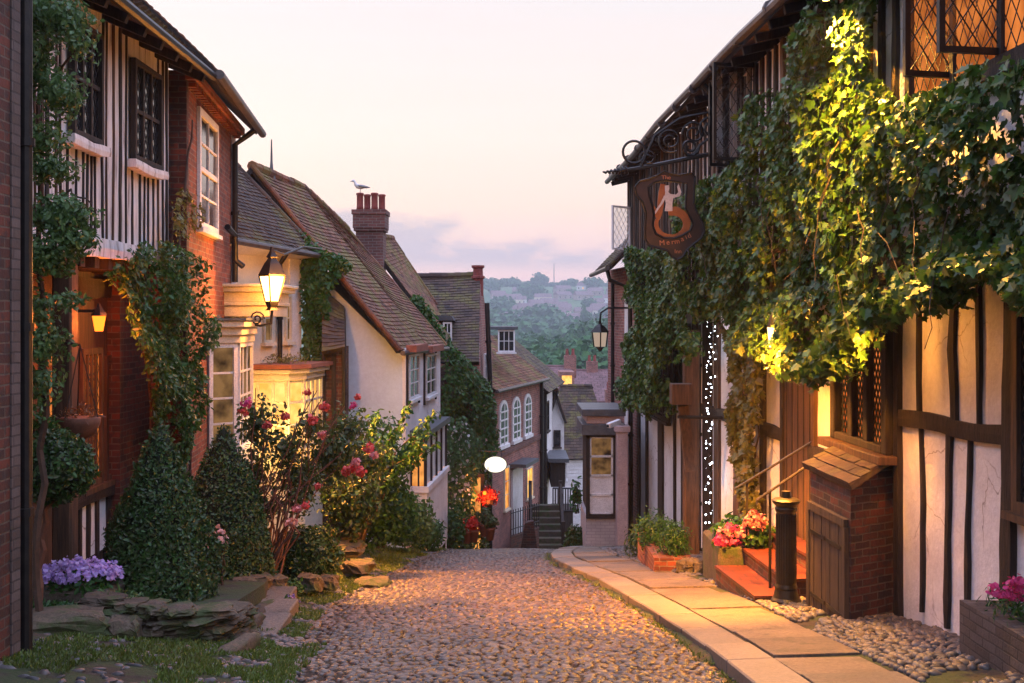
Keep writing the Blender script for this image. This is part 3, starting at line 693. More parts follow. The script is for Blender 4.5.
def drain(parent, pts, r=.045, mt='black_metal', name='downpipe'):
    mb = MB(); mb.tube(pts, r, 10)
    for i in range(len(pts) - 1):
        a, b = Vector(pts[i]), Vector(pts[i + 1]); n = int((b - a).length / 1.4)
        for j in range(1, n + 1): p = a.lerp(b, j / (n + 1)); t = (b - a).normalized(); mb.tube([p - t * .03, p + t * .03], r * 1.35, 10)
    return mb.build(name, M[mt], parent, smooth=False)
def plight(name, loc, col, e, r=.06, parent=None, spot=None):
    l = bpy.data.lights.new(name, 'SPOT' if spot else 'POINT'); l.energy = e; l.color = col; l.shadow_soft_size = r
    o = bpy.data.objects.new(name, l); COL.objects.link(o)
    if spot: l.spot_size = spot[1]; l.spot_blend = .6; o.rotation_euler = Vector(spot[0]).to_track_quat('-Z', 'Y').to_euler()
    off = Vector(loc)
    if parent is not None: off = off - parent.location; o.parent = parent
    o.location = off; return o
# ================================================================== LEFT SIDE
# brick end house at the very left, with its black downpipe
t = thing('brick_house', 'rough brick end wall with a black downpipe at the left edge beside the timbered house', 'house', (-3.6, 8, -1.2))
LA = W(-3.6, 4.5, -3.6, 8.02, (1, 0, 0))
mb = MB(); LA.box(mb, -3, LA.L, -.35, 0, -1.6, 7); mb.build('wall', M['brick_dark'], t)
mb = MB(); LA.box(mb, LA.L - .13, LA.L + .01, -.2, .012, -1.6, 7); mb.build('corner_quoin', M['brick_grey'], t)
drain(t, [(-3.60, 8.14, -1.2), (-3.60, 8.14, 7)], .05)
mb = MB(); mb.box(-3.95, -3.7, 8.03, 8.3, -1.3, 7); mb.build('corner_post', M['timber'], t)

# timber-framed house with the jettied upper storey
LT = W(-4.9, 8.3, -4.9, 14.4, (1, 0, 0)); LU = W(-4.45, 8.3, -4.45, 14.25, (1, 0, 0))
t = TH = thing('timber_framed_house', 'timber-framed house with worn white planked upper storey jettied over a dark ground floor', 'house', (-4.9, 11, -1.2))
mb = MB(); LT.box(mb, 0, LT.L, -3.5, 0, -1.8, 2.3); mb.build('ground_floor_wall', M['timber_brown'], t)
mb = MB(); LU.box(mb, 0, LU.L, -4, 0, 2.3, 5.0); mb.build('upper_wall', M['weather_white'], t)
stud(LU, [(0, 2.36), (LU.L + .03, 2.34)], .2, -.02, .09, t, 'weather_white', 'jetty_beam')
for i in range(15):
    u = .3 + i * .39; mb = MB(); mb.bar(LU.p(u, -.5, 2.19), LU.p(u, .03, 2.19), .12, .12); mb.build('joist_end', M['timber'], t)
# close studding of the upper storey
u = .15; W1 = (LU.uz(66, 50)[0], LU.uz(96, 50)[0]); W2 = (LU.uz(128, 60)[0], LU.uz(156, 60)[0])
k = 0
while u < LU.L:
    inw = (W1[0] - .03 < u < W1[1] + .03) or (W2[0] - .03 < u < W2[1] + .03)
    wd = .085 if k % 3 else .13
    if inw: stud(LU, [(u, 2.46), (u + random.uniform(-.02, .02), 3.36)], wd * .3, 0, .02, t, 'timber', wob=.010)
    else: stud(LU, [(u, 2.46), (u + random.uniform(-.03, .03), 3.6), (u + random.uniform(-.02, .02), 4.95)], wd * random.choice((.22, .3, .5)), 0, .02, t, random.choice(('timber', 'timber_brown')), wob=.010)
    u += random.choice((.11, .15, .19, .22, .26)); k += 1
for a, b in (W1, W2):
    stud(LU, [(a - .1, 3.38), ((a + b) / 2, 3.36), (b + .1, 3.38)], .10, 0, .13, t, 'weather_white', 'sill_beam')
    window(LU, a, b, 3.44, 4.62, t, 3, 2, 'timber', 'glass', fw=.055, bar=.045, n0=.02, dep=.07, sill=False, lead=.11)
# ground floor: dim leaded windows, plank door, red-lit porch post
window(LT, LT.uz(78, 400)[0], LT.uz(99, 400)[0], -.35, 1.25, t, 4, 1, 'timber_brown', 'glow_deep', fw=.07, bar=.06, lead=.12, n0=.01)
window(LT, LT.uz(102, 400)[0], LT.uz(120, 400)[0], -.35, 1.15, t, 3, 1, 'timber_brown', 'glass', fw=.07, bar=.06, lead=.12, n0=.01)
window(LT, LT.uz(40, 400)[0], LT.uz(68, 400)[0], -.1, 1.7, t, 3, 3, 'timber_brown', 'glow_deep', fw=.07, bar=.05, n0=.01)
mb = MB(); LT.box(mb, LT.uz(74, 400)[0], LT.uz(104, 400)[0], .0, .035, -1.15, -.52); mb.build('plaster_panel', M['plaster'], t)
for px in (75, 84, 93, 104): stud(LT, [(LT.uz(px, 500)[0], -1.3), (LT.uz(px, 500)[0], -.4)], .07, 0, .07, t)
stud(LT, [(LT.uz(60, 500)[0], -.45), (LT.uz(128, 500)[0], -.45)], .15, 0, .10, t, name='rail')
stud(LT, [(.1, 1.95), (6, 1.95)], .22, 0, .06, t, name='rail')
mb = MB(); mb.bar((-4.55, 11.2, -1.2), (-4.55, 11.2, 2.25), .2, .2); mb.build('porch_post', M['timber_brown'], t, bev=.02)
mb = MB(); mb.prism([(-4.9, 10.3, 2.2), (-4.42, 10.3, 2.2), (-4.9, 10.3, 1.4)], (0, .14, 0)); mb.build('bracket', M['timber_brown'], t)
mb = MB(); LT.box(mb, LT.L - 1.1, LT.L + .12, .005, .16, -1.8, 2.2); mb.build('brick_pier', M['brick_dark'], t)
# eaves and roof
roof(t, (-3.98, 8.2, 4.86), (-3.98, 14.5, 4.86), (-6.4, 14.5, 7.3), (-6.4, 8.2, 7.3), 'tile_dark', seed=3)
mb = MB(); mb.add([(-3.98, 8.2, 4.76), (-3.98, 14.5, 4.76), (-4.5, 14.5, 5.0), (-4.5, 8.2, 5.0)], [(0, 1, 2, 3)]); mb.build('soffit', M['timber_brown'], t)
for i in range(11):
    y = 8.6 + i * .57; mb = MB(); mb.bar((-4.5, y, 4.93), (-4.0, y, 4.72), .08, .11); mb.build('rafter_end', M['timber'], t)
mb = MB(); mb.tube([(-3.93, 8.2, 4.80), (-3.93, 14.5, 4.78)], .055, 8); mb.build('gutter', M['black_metal'], t)

# small orange wall lamp
t = thing('wall_lamp', 'glowing orange carriage lamp on the dark ground floor of the timbered house', 'lamp', (-4.45, 12, 1.5))
c = P(99, 322, 11.9); mb = MB(); mb.bar(c + Vector((-.38, 0, .12)), c + Vector((0, 0, .12)), .03, .03); mb.build('bracket', M['black_metal'], t)
mb = MB(); mb.lathe(c, [(.09, .07), (.075, .10), (.03, .16), (.015, .20)], 6); mb.build('cap', M['black_metal'], t)
mb = MB(); mb.lathe(c, [(.045, -.10), (.075, .065)], 6); mb.build('lamp_glass', M['lamp_orange'], t)
plight('lamp_light', c + Vector((.16, -.02, 0)), (1, .18, .02), 85, .05, t)
# hanging basket
c = P(80, 420, 11.0); t = thing('hanging_basket', 'dark hanging basket of dry reddish plants in front of the leaded windows', 'hanging basket', c)
mb = MB(); mb.lathe(c, [(.03, -.20), (.14, -.15), (.19, -.04), (.20, .02), (.18, .03)], 14); mb.build('basket', M['twig_red'], t, smooth=True)
mb = MB(); [mb.tube([c + Vector((.18 * math.cos(a), .18 * math.sin(a), .02)), c + Vector((0, 0, .75))], .006, 4) for a in (0, 2.1, 4.2)]; mb.tube([c + Vector((0, 0, .75)), c + Vector((-.35, .1, .80))], .012, 5); mb.build('chain', M['black_metal'], t)
mb = MB(); ell_leaves(mb, c + Vector((0, 0, .05)), (.2, .2, .08), 260, .05, T_LONG, tilt=.9, droop=-.2); mb.build('plants', leafm('dry_leaf', [(.15, .05, .02), (.22, .10, .03), (.08, .06, .02)]), t, uv=False)

# climber on the timbered house
def climber(name, label, w, poly, n, size, T, m, thick, off, stems, tilt=.7, droop=.7, core=None, seed=2, cat='climber', lscale=.9, extra=None):
    u0, z0 = w.uz(*stems[0][0], off); p0 = w.p(u0, off, z0)
    t = thing(name, label, cat, p0)
    mb = MB()
    for s in stems: stem_tube(mb, [w.p(*(lambda q: (q[0], off + .03, q[1]))(w.uz(a, b, off))) for a, b in s], .03, .01)
    mb.build('stem', M['twig'], t, uv=False)
    mb = MB(); wall_leaves(mb, w, poly, n, size, T, thick, off=off, tilt=tilt, droop=droop, seed=seed, lscale=lscale)
    if extra: extra(mb)
    mb.build('foliage', M[m], t, uv=False); return t
t = thing('climbing_shrub', 'light green climbing shrub with drooping sprays up the corner of the timbered house', 'climber', P(40, 640, 9.3))
mb = MB()
stem_tube(mb, [P(40, 640, 9.3), P(36, 520, 9.3), P(44, 380, 9.4), P(36, 230, 9.5), P(40, 100, 9.5), P(48, -30, 9.5)], .035, .015)
stem_tube(mb, [P(36, 230, 9.5), P(70, 190, 9.3), P(92, 205, 9.2)], .015, .006); stem_tube(mb, [P(40, 100, 9.5), P(70, 60, 9.3), P(80, 30, 9.2)], .015, .006)
mb.build('stem', M['twig'], t, uv=False)
mb = MB()
for (px, py, rx, rz, n) in [(48, 170, 30, 14, 420), (60, 215, 34, 22, 900), (50, 255, 30, 22, 700), (76, 240, 20, 14, 320), (34, 60, 22, 40, 700), (62, 95, 20, 26, 420), (40, 140, 24, 22, 420), (66, 20, 26, 24, 520), (80, 45, 12, 16, 130),
                            (34, 305, 22, 18, 260), (44, 340, 22, 26, 420), (40, 385, 18, 26, 260), (70, 300, 14, 10, 110), (36, 10, 22, 30, 380)]:
    c = P(px, py, 9.25); ell_leaves(mb, c, (rx / F * 9.25, .28, rz / F * 9.25), int(n * 1.9), .045, T_OVAL, shell=.8, lump=.4, seed=px, tilt=.6, droop=.5)
mb.build('foliage', M['climber_light'], t, uv=False)
# creeper at the corner between the timbered and the brick house
LCp = W(-4.28, 12.6, -4.28, 16.6, (1, 0, 0))
climber('creeper', 'dense green creeper hanging over the corner between timbered house and red brick house', LCp,
        [(108, 250), (122, 240), (140, 262), (152, 240), (166, 246), (178, 262), (180, 310), (186, 340), (186, 395), (183, 440), (172, 470), (160, 420), (148, 440), (138, 400), (128, 360), (116, 345), (118, 300), (104, 275)],
        9500, .062, T_OVAL, 'creeper', .38, -.05, [[(170, 560), (164, 450), (176, 380), (160, 300), (170, 210)], [(150, 520), (150, 400), (130, 300)], [(190, 540), (186, 400), (182, 300)]], seed=5, lscale=1.4)
climber('sparse_creeper', 'thin yellowing vine trailing over the brickwork left of the white sash window', W(-4.28, 13.8, -4.5, 17, (1, 0, 0)),
        [(166, 205), (180, 185), (196, 200), (200, 222), (186, 238), (172, 240)], 260, .07, T_OVAL, 'yellow_leaf', .1, .02, [[(176, 262), (180, 190), (190, 120)]], seed=8)

# red brick house with sash window and bay
LB = W(-4.3, 14.5, -4.76, 18.9, (1, 0, 0))
t = BH = thing('brick_house', 'red brick house with tall white sash window and downpipe left of the lit lantern', 'house', (-4.6, 16.7, -1.8))
mb = MB(); LB.box(mb, 0, LB.L, -3.5, 0, -3, 4.86); mb.build('wall', M['brick'], t)
mb = MB(); LB.box(mb, -.02, .12, -.3, .015, -3, 4.86); mb.build('corner_quoin', M['brick_dark'], t)
mb = MB(); LB.box(mb, LB.L - .45, LB.L + .02, -.2, .012, -3, 4.8); mb.build('white_margin', M['brick_painted'], t)
u0, z0 = LB.uz(197, 232); u1, _ = LB.uz(216, 232); z1 = 4.55; z0 = 2.86
window(LB, u0, u1, z0, z1, t, 2, 4, 'white_paint', 'glass', fw=.10, bar=.03, n0=-.005, dep=.05, mid=2)
for i in range(24):
    mb = MB(); u = .05 + i * .18; LB.box(mb, u, u + .09, 0, .12, 4.66, 4.74); mb.build('dentil', M['brick'], t)
mb = MB(); LB.box(mb, -.05, LB.L + .05, 0, .16, 4.74, 4.86); mb.build('cornice', M['brick'], t)
roof(t, tuple(LB.p(-.1, .42, 4.85)), tuple(LB.p(LB.L + .1, .42, 4.85)), tuple(LB.p(LB.L + .1, -2.2, 7.3)), tuple(LB.p(-.1, -2.2, 7.3)), 'tile', seed=4)
mb = MB(); mb.tube([LB.p(-.1, .45, 4.80), LB.p(LB.L + .15, .45, 4.79)], .065, 10); mb.build('gutter', M['gutter'], t)
ud = LB.uz(235, 200, .07)[0]; drain(t, [LB.p(ud, .42, 4.78), LB.p(ud, .3, 4.68), LB.p(ud, .07, 4.5), LB.p(ud, .07, 2.2)], .05)
drain(t, [LB.p(ud - .9, .08, 3.05), LB.p(ud - .55, .14, 2.95), LB.p(ud - .45, .14, 2.55), LB.p(ud - .35, .25, 2.45)], .05)
# bay window, part of the brick house
by = MB(); A = Vector((-4.46, 16.1, 0)); B = Vector((-4.08, 16.45, 0)); Cc = Vector((-4.18, 17.75, 0)); D = Vector((-4.62, 18.0, 0))
def ring(mb, z0, z1, g, m=0):
    c = Vector((-4.7, 17.1, 0)); q = [p + (p - c).normalized() * g for p in (A, B, Cc, D)]; q[0].x = -4.45; q[3].x = -4.64; q = q + [Vector((-5, q[3].y, 0)), Vector((-5, q[0].y, 0))]
    mb.prism([p + Z * z0 for p in q], (0, 0, z1 - z0), m)
ring(by, 1.22, 1.34, .04); ring(by, 1.34, 1.46, .09); ring(by, 1.46, 1.56, .16)
bo = by.build('bay_cornice', M['cream_paint'], t, bev=.012)
by = MB(); ring(by, -.72, -.56, .10); ring(by, -.56, -.40, .05); by.build('bay_sill', M['cream_paint'], t, bev=.012)
s = MB(); ring(s, 1.565, 1.60, .20); s.build('lead_cap', M['lead'], bo)
s = MB(); ring(s, -2.6, -.72, .0); s.build('bay_base', M['brick'], bo)
for a, b, cols in ((A, B, 1), (B, Cc, 3), (Cc, D, 1)):
    ww = W(a.x, a.y, b.x, b.y, (1, -.3, 0))
    f = window(ww, .03, ww.L - .03, -.40, 1.22, t, cols, 4, 'white_paint', 'glow_dim', fw=.06, bar=.03, n0=-.05, dep=.06, sill=False)
# cream entablature over the door
mb = MB()
for z0, z1, g in ((1.62, 1.80, 0), (1.80, 1.86, .05), (1.86, 2.02, .03), (2.02, 2.10, .14), (2.10, 2.15, .20)): mb.box(-4.95, -3.92 + g, 17.75 - g, 19.2, z0, z1)
mb.build('door_hood', M['cream_paint'], t, bev=.01)
for i in range(2):
    mb = MB(); y = 17.85 + i * 1.15; mb.box(-4.75, -4.6, y, y + .16, -1.8, 1.62); mb.build('pilaster', M['cream_paint'], t)

# big street lantern, lit
c = P(272, 283, 16.9)
t = thing('street_lantern', 'lit amber glass lantern on a scrolled iron bracket beside the brick house', 'lantern', c)
mb = MB(); mb.lathe(c, [(.10, -.42), (.07, -.38), (.105, -.30), (.105, -.28)], 4); mb.lathe(c, [(.20, .10), (.21, .13), (.12, .30), (.06, .38), (.09, .40), (.05, .46), (.02, .56)], 4); mb.build('lantern_frame', M['black_metal'], t)
mb = MB()
for k in range(4): a = k * math.pi / 2; mb.bar(c + Vector((.105 * math.cos(a), .105 * math.sin(a), -.28)), c + Vector((.20 * math.cos(a), .20 * math.sin(a), .11)), .018, .018)
mb.build('glazing_bar', M['black_metal'], t)
mb = MB(); mb.lathe(c, [(.095, -.28), (.185, .10)], 4); mb.build('lamp_glass', M['lamp'], t)
mb = MB(); mb.tube([c + Vector((0, 0, -.42)), c + Vector((-.02, .02, -.62)), c + Vector((-.25, .3, -.66)), c + Vector((-.55, .5, -.60))], .022, 6)
sp = [c + Vector((-.28 + .12 * (1 - i / 22) * math.cos(i * .55), .2, -.55 + .12 * (1 - i / 22) * math.sin(i * .55))) for i in range(20)]; mb.tube(sp, .014, 5)
mb.tube([c + Vector((.02, 0, .5)), c + Vector((.12, .3, .45)), c + Vector((.3, 1.0, .62)), c + Vector((.35, 2.2, .66))], .02, 6)
mb.build('bracket', M['black_metal'], t)
plight('lantern_light', c + Vector((.27, -.16, -.05)), (1, .34, .045), 340, .12, t)
plight('lantern_light', c + Vector((.16, .34, -.05)), (1, .34, .045), 50, .12, t); plight('lantern_light', c + Vector((.15, -.1, -.5)), (1, .36, .045), 4200, .1, t, spot=((.62, -.12, -.75), R(84)))

# cream house with oriel shop window
LC = W(-4.85, 18.9, -4.12, 21.3, (1, 0, 0))
t = thing('cream_house', 'cream plastered house with low mossy roof and a planted bay behind the lantern', 'house', (-4.6, 20.8, -2.5))
mb = MB(); LC.box(mb, 0, LC.L, -3.5, 0, -4, 2.92); mb.build('wall', M['plaster_cream'], t)
mb = MB(); LC.box(mb, LC.L - .42, LC.L + .03, -.3, .03, -4, 2.8); mb.build('corner_pilaster', M['white_paint'], t)
roof(t, (-4.65, 18.3, 2.92), (-3.74, 21.4, 2.84), (-6.9, 21.55, 6.2), (-7.6, 18.3, 6.35), 'tile_dark', seed=6, verge='F')
mb = MB(); mb.tube([(-4.6, 18.3, 2.88), (-3.69, 21.4, 2.80)], .055, 8); mb.build('gutter', M['gutter'], t)
mb = MB(); mb.add([(-4.65, 18.3, 2.84), (-3.76, 21.4, 2.76), (-4.2, 21.4, 2.7), (-5.0, 18.3, 2.7)], [(0, 1, 2, 3)]); mb.build('soffit', M['cream_paint'], t)
for a, b in ((262, 271), (284, 290)):
    u0 = LC.uz(a, 320)[0]; u1 = LC.uz(b, 320)[0]; window(LC, u0, u1, 1.15, 2.05, t, 1, 2, 'cream_paint', 'glow_dim', n0=.0)
ud = LC.uz(280, 300, .07)[0]; drain(t, [LC.p(ud, .25, 2.85), LC.p(ud, .07, 2.6), LC.p(ud, .07, .6)], .045)
# its oriel: near face looks up the street
q = [Vector((-4.75, 19.4, 0)), Vector((-3.95, 19.4, 0)), Vector((-3.72, 19.75, 0)), Vector((-3.6, 20.9, 0)), Vector((-4.3, 21.1, 0))]
def ring2(mb, z0, z1, g):
    c = Vector((-4.6, 20.6, 0)); mb.prism([p + (p - c).normalized() * g + Z * z0 for p in q], (0, 0, z1 - z0))
mb = MB(); ring2(mb, -1.35, -1.15, .06); mb.build('bay_sill', M['cream_paint'], t); mb = MB(); ring2(mb, .50, .62, .05); ring2(mb, .62, .70, .14); bo = mb.build('bay_cornice', M['cream_paint'], t, bev=.01)
mb = MB(); ring2(mb, .705, .78, .20); mb.build('bay_roof', M['pot_clay'], bo)
mb = MB(); ring2(mb, -3.2, -1.35, .0); mb.build('bay_base', M['plaster_cream'], bo)
mb = MB(); ring2(mb, -1.15, .5, -.05); mb.build('room_light', M['glow_yellow'], bo)
for a, b, cols in ((q[0], q[1], 3), (q[1], q[2], 1), (q[2], q[3], 4)):
    ww = W(a.x, a.y, b.x, b.y, (1, -1, 0)); f = MB()
    for i in range(cols + 1): cc = ww.L * i / cols; ww.box(f, cc - .025, cc + .025, -.06, .0, -1.15, .5)
    for zz in (-1.12, -.72, -.3, .1, .47): ww.box(f, 0, ww.L, -.055, -.005, zz - .02, zz + .02)
    f.build('window', M['cream_paint'], t)
plight('window_light', (-3.95, 18.9, -.4), (1, .52, .12), 110, .3, t)
mb = MB(); ell_leaves(mb, (-4.1, 19.8, .84), (.5, .45, .10), 420, .06, T_LONG, tilt=.9, droop=-.3, shell=.9); o = mb.build('roof_plants', M['yellow_leaf'], uv=False); tag(o, 'dry straggling plants growing on the little roof of the cream bay', 'plants')

# ivy column right of the cream house
LI = W(-4.2, 21.4, -3.3, 21.45, (0, -1, 0))
climber('ivy_column', 'narrow column of green ivy between the cream corner and the grey tiled roof', LI,
        [(302, 250), (312, 240), (322, 252), (345, 255), (340, 275), (330, 290), (328, 380), (322, 420), (306, 420), (304, 300)], 2600, .10, T_OVAL, 'bush', .3, 0, [[(314, 500), (312, 400), (318, 250)]], seed=12)
t = thing('eaves_vine', 'leafy vine running along the mossy eaves above the lantern house', 'climber', (-3.9, 22.8, 2.9))
mb = MB()
for i in range(26):
    f = i / 25; p = P(298 + 48 * f, 236 + 30 * math.sin(f * 1.6) , 21.4); ell_leaves(mb, p, (.16, .16, .12), 40, .09, T_OVAL, shell=.9)
mb.build('foliage', M['creeper'], t, uv=False)
mb = MB(); stem_tube(mb, [P(300, 240, 21.45), P(325, 258, 21.45), P(346, 268, 21.45)], .02, .01); mb.build('stem', M['twig'], t, uv=False)

# low timbered wing with grey roof between the houses
t = thing('timber_wing', 'small timbered wing with a rough grey roof tucked left of the pale blue gable', 'house', (-3.3, 21.4, -4))
roof(t, P(322, 352, 20.7), P(345, 347, 20.7), P(344, 306, 21.75), P(322, 288, 21.75), 'tile_dark', seed=10, back=False, rl=False)
LWg = W(P(322, 0, 21).x, 21.0, P(344, 0, 21).x, 21.02, (0, -1, 0))
mb = MB(); LWg.box(mb, 0, LWg.L, -.85, 0, -5, 1.05); mb.build('wall', M['brick_dark'], t)
for i in range(3): stud(LWg, [(.04 + i * .16, -5), (.04 + i * .19, 1.0)], .08, 0, .04, t)
drain(t, [P(326, 352, 20.75), P(344, 347, 20.75), P(345, 440, 20.75)], .03)
roof_j = None

# pale blue/white rendered house, steep roof
LW_ = W(-2.14, 22, -1.77, 27, (1, 0, 0)); GW = None
t = thing('white_house', 'pale white rendered house with steep clay roof standing end-on right of the rose garden', 'house', (-2.6, 24, -4))
eN, eF = P(400, 350, 21.6), P(446, 346, 27.2); rN, rF = P(252, 166, 21.6), P(347, 229, 27.2); eM = eN.lerp(eF, .5); rM = P(302, 187, 24.4)
mb = MB(); gn = [Vector((-4.0, 21.95, -5)), Vector((-2.14, 22, -5)), Vector((-2.2, 22, eN.z - .12)), Vector((-4.0, 21.97, 2.6))]
mb.prism(gn, (.1, 4.6, 0)); mb.build('gable_wall', M['plaster_blue'], t)
mb = MB(); LW_.box(mb, 0, LW_.L, -.3, 0.012, -5.5, eN.z + .02); mb.build('wall', M['plaster'], t)
roof(t, eN, eM, rM, rN, 'tile', seed=11, verge='N', back=True); roof(t, eM, eF, rF, rM, 'tile', seed=12, verge='F', back=True)
mb = MB(); c = P(271.5, 176, 22.6); mb.lathe(c, [(.10, -.15), (.07, .05), (.04, .12), (.025, .3), (.012, .75)], 8); mb.build('finial', M['lead'], t)
for a, b, y0, y1 in ((407, 417, 352, 403), (424, 434, 352, 400)):
    u0, z1 = LW_.uz(a, y0); u1, z0 = LW_.uz(b, y1); z1 = LW_.uz(a, y0 + 3)[1]; z0_ = LW_.uz(a, y1)[1]
    window(LW_, u0, u1, z0_ + .05, z1, t, 2, 3, 'white_paint', 'glass', n0=.02)
    stud(LW_, [(u0 - .12, z0_ - .1), (u0 - .12, z1 + .1)], .1, 0, .05, t)
    stud(LW_, [(u1 + .10, z0_ - .1), (u1 + .10, z1 + .1)], .1, 0, .05, t)
    mb = MB(); LW_.box(mb, u0 - .15, u1 + .15, 0, .22, z1 + .06, z1 + .2); mb.build('eaves_bracket', M['pot_clay'], t)
mb = MB(); mb.tube([eN + Vector((.05, 0, -.06)), eF + Vector((.05, 0, -.06))], .05, 8); mb.build('gutter', M['gutter'], t)
# lit bay low on the facade
u0, zt = LW_.uz(410, 434); u1, zb = LW_.uz(432, 434); zb = LW_.uz(410, 486)[1]; zt = LW_.uz(410, 436)[1]
mb = MB(); LW_.box(mb, u0 - .1, u1 + .1, 0, .42, zt, zt + .12); mb.build('bay_roof', M['lead'], t); mb = MB(); LW_.box(mb, u0 - .1, u1 + .1, 0, .40, zb - .12, zb); LW_.box(mb, u0 - .05, u1 + .05, 0, .36, zb - 1.7, zb - .12); bo = mb.build('bay_base', M['plaster'], t)
mb = MB(); LW_.box(mb, u0, u1, 0, .30, zb, zt); mb.build('room_light', M['glow'], bo)
mb = MB(); LW_.box(mb, u0 + .04, u1 + .02, .302, .31, zb + .02, zt - .02); mb.build('curtain', M['white_paint'], bo)
for uu in np.linspace(u0, u1, 5):
    mb = MB(); LW_.box(mb, uu - .03, uu + .03, .29, .35, zb, zt); mb.build('mullion', M['timber'], bo)
mb = MB(); a = LW_.p(u0, 0, 0); 
for nn_ in (.03, .18, .32): mb.bar(LW_.p(u0 - .02, nn_, zb), LW_.p(u0 - .02, nn_, zt), .035, .035)
mb.build('side_mullion', M['timber'], bo)
# curtained door beside the bay
mb = MB(); LW_.box(mb, .12, u0 - .25, 0, .05, -5, -1.9); do = mb.build('door', M['pink_paint'], t)
mb = MB(); LW_.box(mb, .3, u0 - .4, .05, .07, -3.0, -2.1); mb.build('pane', M['glow_dim'], do)
t = thing('hand_railing', 'thin white iron handrail by the low wall of the white house', 'railing', LW_.p(2, .5, -4.5))
mb = MB(); pts = [P(410, 492, 22.8), P(425, 500, 23.6), P(436, 512, 24.4), P(446, 524, 25)]; mb.tube(pts, .02, 5)
for p in pts: mb.tube([p, p - Z * .8], .014, 5)
mb.build('rail', M['white_paint'], t)
drain_ = None

# chimney with red pots and a gull
c0, c1 = P(355, 210, 29), P(387, 210, 29); cx_ = (c0.x + c1.x) / 2; w_ = (c1.x - c0.x) / 2
zt = P(0, 211, 29).z
t = thing('chimney_stack', 'square brick chimney stack with four red pots above the ridge', 'chimney', (cx_, 29, P(0, 275, 29).z))
mb = MB()
for a, b, g in ((P(0, 300, 29).z, zt - .55, -.07), (zt - .55, zt - .48, -.02), (zt - .48, zt - .12, 0), (zt - .12, zt, .03)): mb.box(cx_ - w_ - g, cx_ + w_ + g, 29 - w_ - g, 29 + w_ + g, a, b)
mb.build('stack', M['brick_stack'], t)
for i in range(4):
    px = 360 + i * 7.3; p = P(px, 208, 28.75 + .35 * (i % 2)); mb = MB(); mb.lathe((p.x, p.y, zt), [(.10, 0), (.085, .1), (.085, .38), (.10, .40), (.10, .44), (.07, .45)], 10); mb.build('chimney_pot', M['pot_red'], t, smooth=True)
gp = Vector((P(360, 190, 28.7).x, 28.75, zt + .45))
mb = MB(); mb.tube([gp + Vector(v) for v in ((.20, 0, .13), (.10, 0, .15), (.02, 0, .15), (-.07, 0, .17), (-.12, 0, .22), (-.14, 0, .28), (-.17, 0, .32), (-.20, 0, .315), (-.235, 0, .30), (-.27, 0, .29))], [.008, .035, .06, .06, .045, .03, .036, .03, .012, .005], 8)
for s in (-.02, .02): mb.tube([gp + Vector((0, s, .11)), gp + Vector((0, s, 0))], .007, 4); 
o = mb.build('gull', [M['gull_white']], smooth=True, uv=False, loc=gp); tag(o, 'white gull with grey wings perched on the chimney pots', 'gull')
mb = MB()
for s in (-1, 1): mb.tube([gp + Vector((-.06, s * .045, .19)), gp + Vector((.04, s * .06, .17)), gp + Vector((.16, s * .035, .15)), gp + Vector((.26, s * .01, .14))], [.02, .04, .03, .004], 6)
mb.build('wing', M['gull_grey'], o, smooth=True, uv=False)

# roofs beyond the white house
t = thing('tiled_house', 'mossy tiled roof beside the chimney stack, just beyond the white house', 'house', (-2.5, 30, -5))
roof(t, P(452, 352, 29), P(445, 318, 31.5), P(392, 238, 31.5), P(366, 236, 29), 'tile', seed=13, verge='F', back=False)
mb = MB(); mb.hexa([(-4.2, 29.2, -7), (-1.75, 29.2, -7), (-2.1, 31, -7), (-4.2, 31, -7), (-4.2, 29.2, .8), (-1.75, 29.2, .3), (-2.1, 31, .8), (-4.2, 31, 1.2)]); mb.build('wall', M['brick'], t)
t = thing('dark_roofed_house', 'tall old house with a broad dark tiled roof facing the viewer and pink brick gable', 'house', (-1.4, 31, -6))
rN, rF = P(404, 277, 32.5), P(480, 275, 32.5); eN, eF = P(428, 362, 29.4), P(479, 362, 29.4); eN.x = P(404, 0, 32.5).x + .3
roof(t, eN, eF, rF, rN, 'tile_dark', seed=14, tw=.2, th=.12)
mb = MB(); mb.prism([Vector((eF.x + .02, 29.5, -7)), Vector((eF.x + .02, 29.5, eF.z)), Vector((rF.x + .03, 32.5, rF.z - .1)), Vector((eF.x + .25, 35.4, eF.z)), Vector((eF.x + .25, 35.4, -7))], (-3.4, 0, 0)); mb.build('wall', M['brick_pink'], t)
mb = MB(); c = P(478, 279, 32.4); mb.lathe(c, [(.16, -.5), (.16, 0), (.2, .02), (.2, .08), (.15, .10), (.14, .30), (.19, .34), (.19, .40)], 10); mb.build('chimney_pot', M['pot_red'], t)
LE_ = W(eF.x + .04, 29.5, eF.x + .28, 35.4, (1, 0, 0))
drain(t, [P(487, 303, 31.2), P(490, 380, 31.2), P(490, 560, 31.2)], .07)
for a, z0, z1 in ((.8, -3.2, -1.9), (1.2, -.5, .6)): window(LE_, a, a + .8, z0, z1, t, 2, 3, 'white_paint', 'glass', n0=.0)
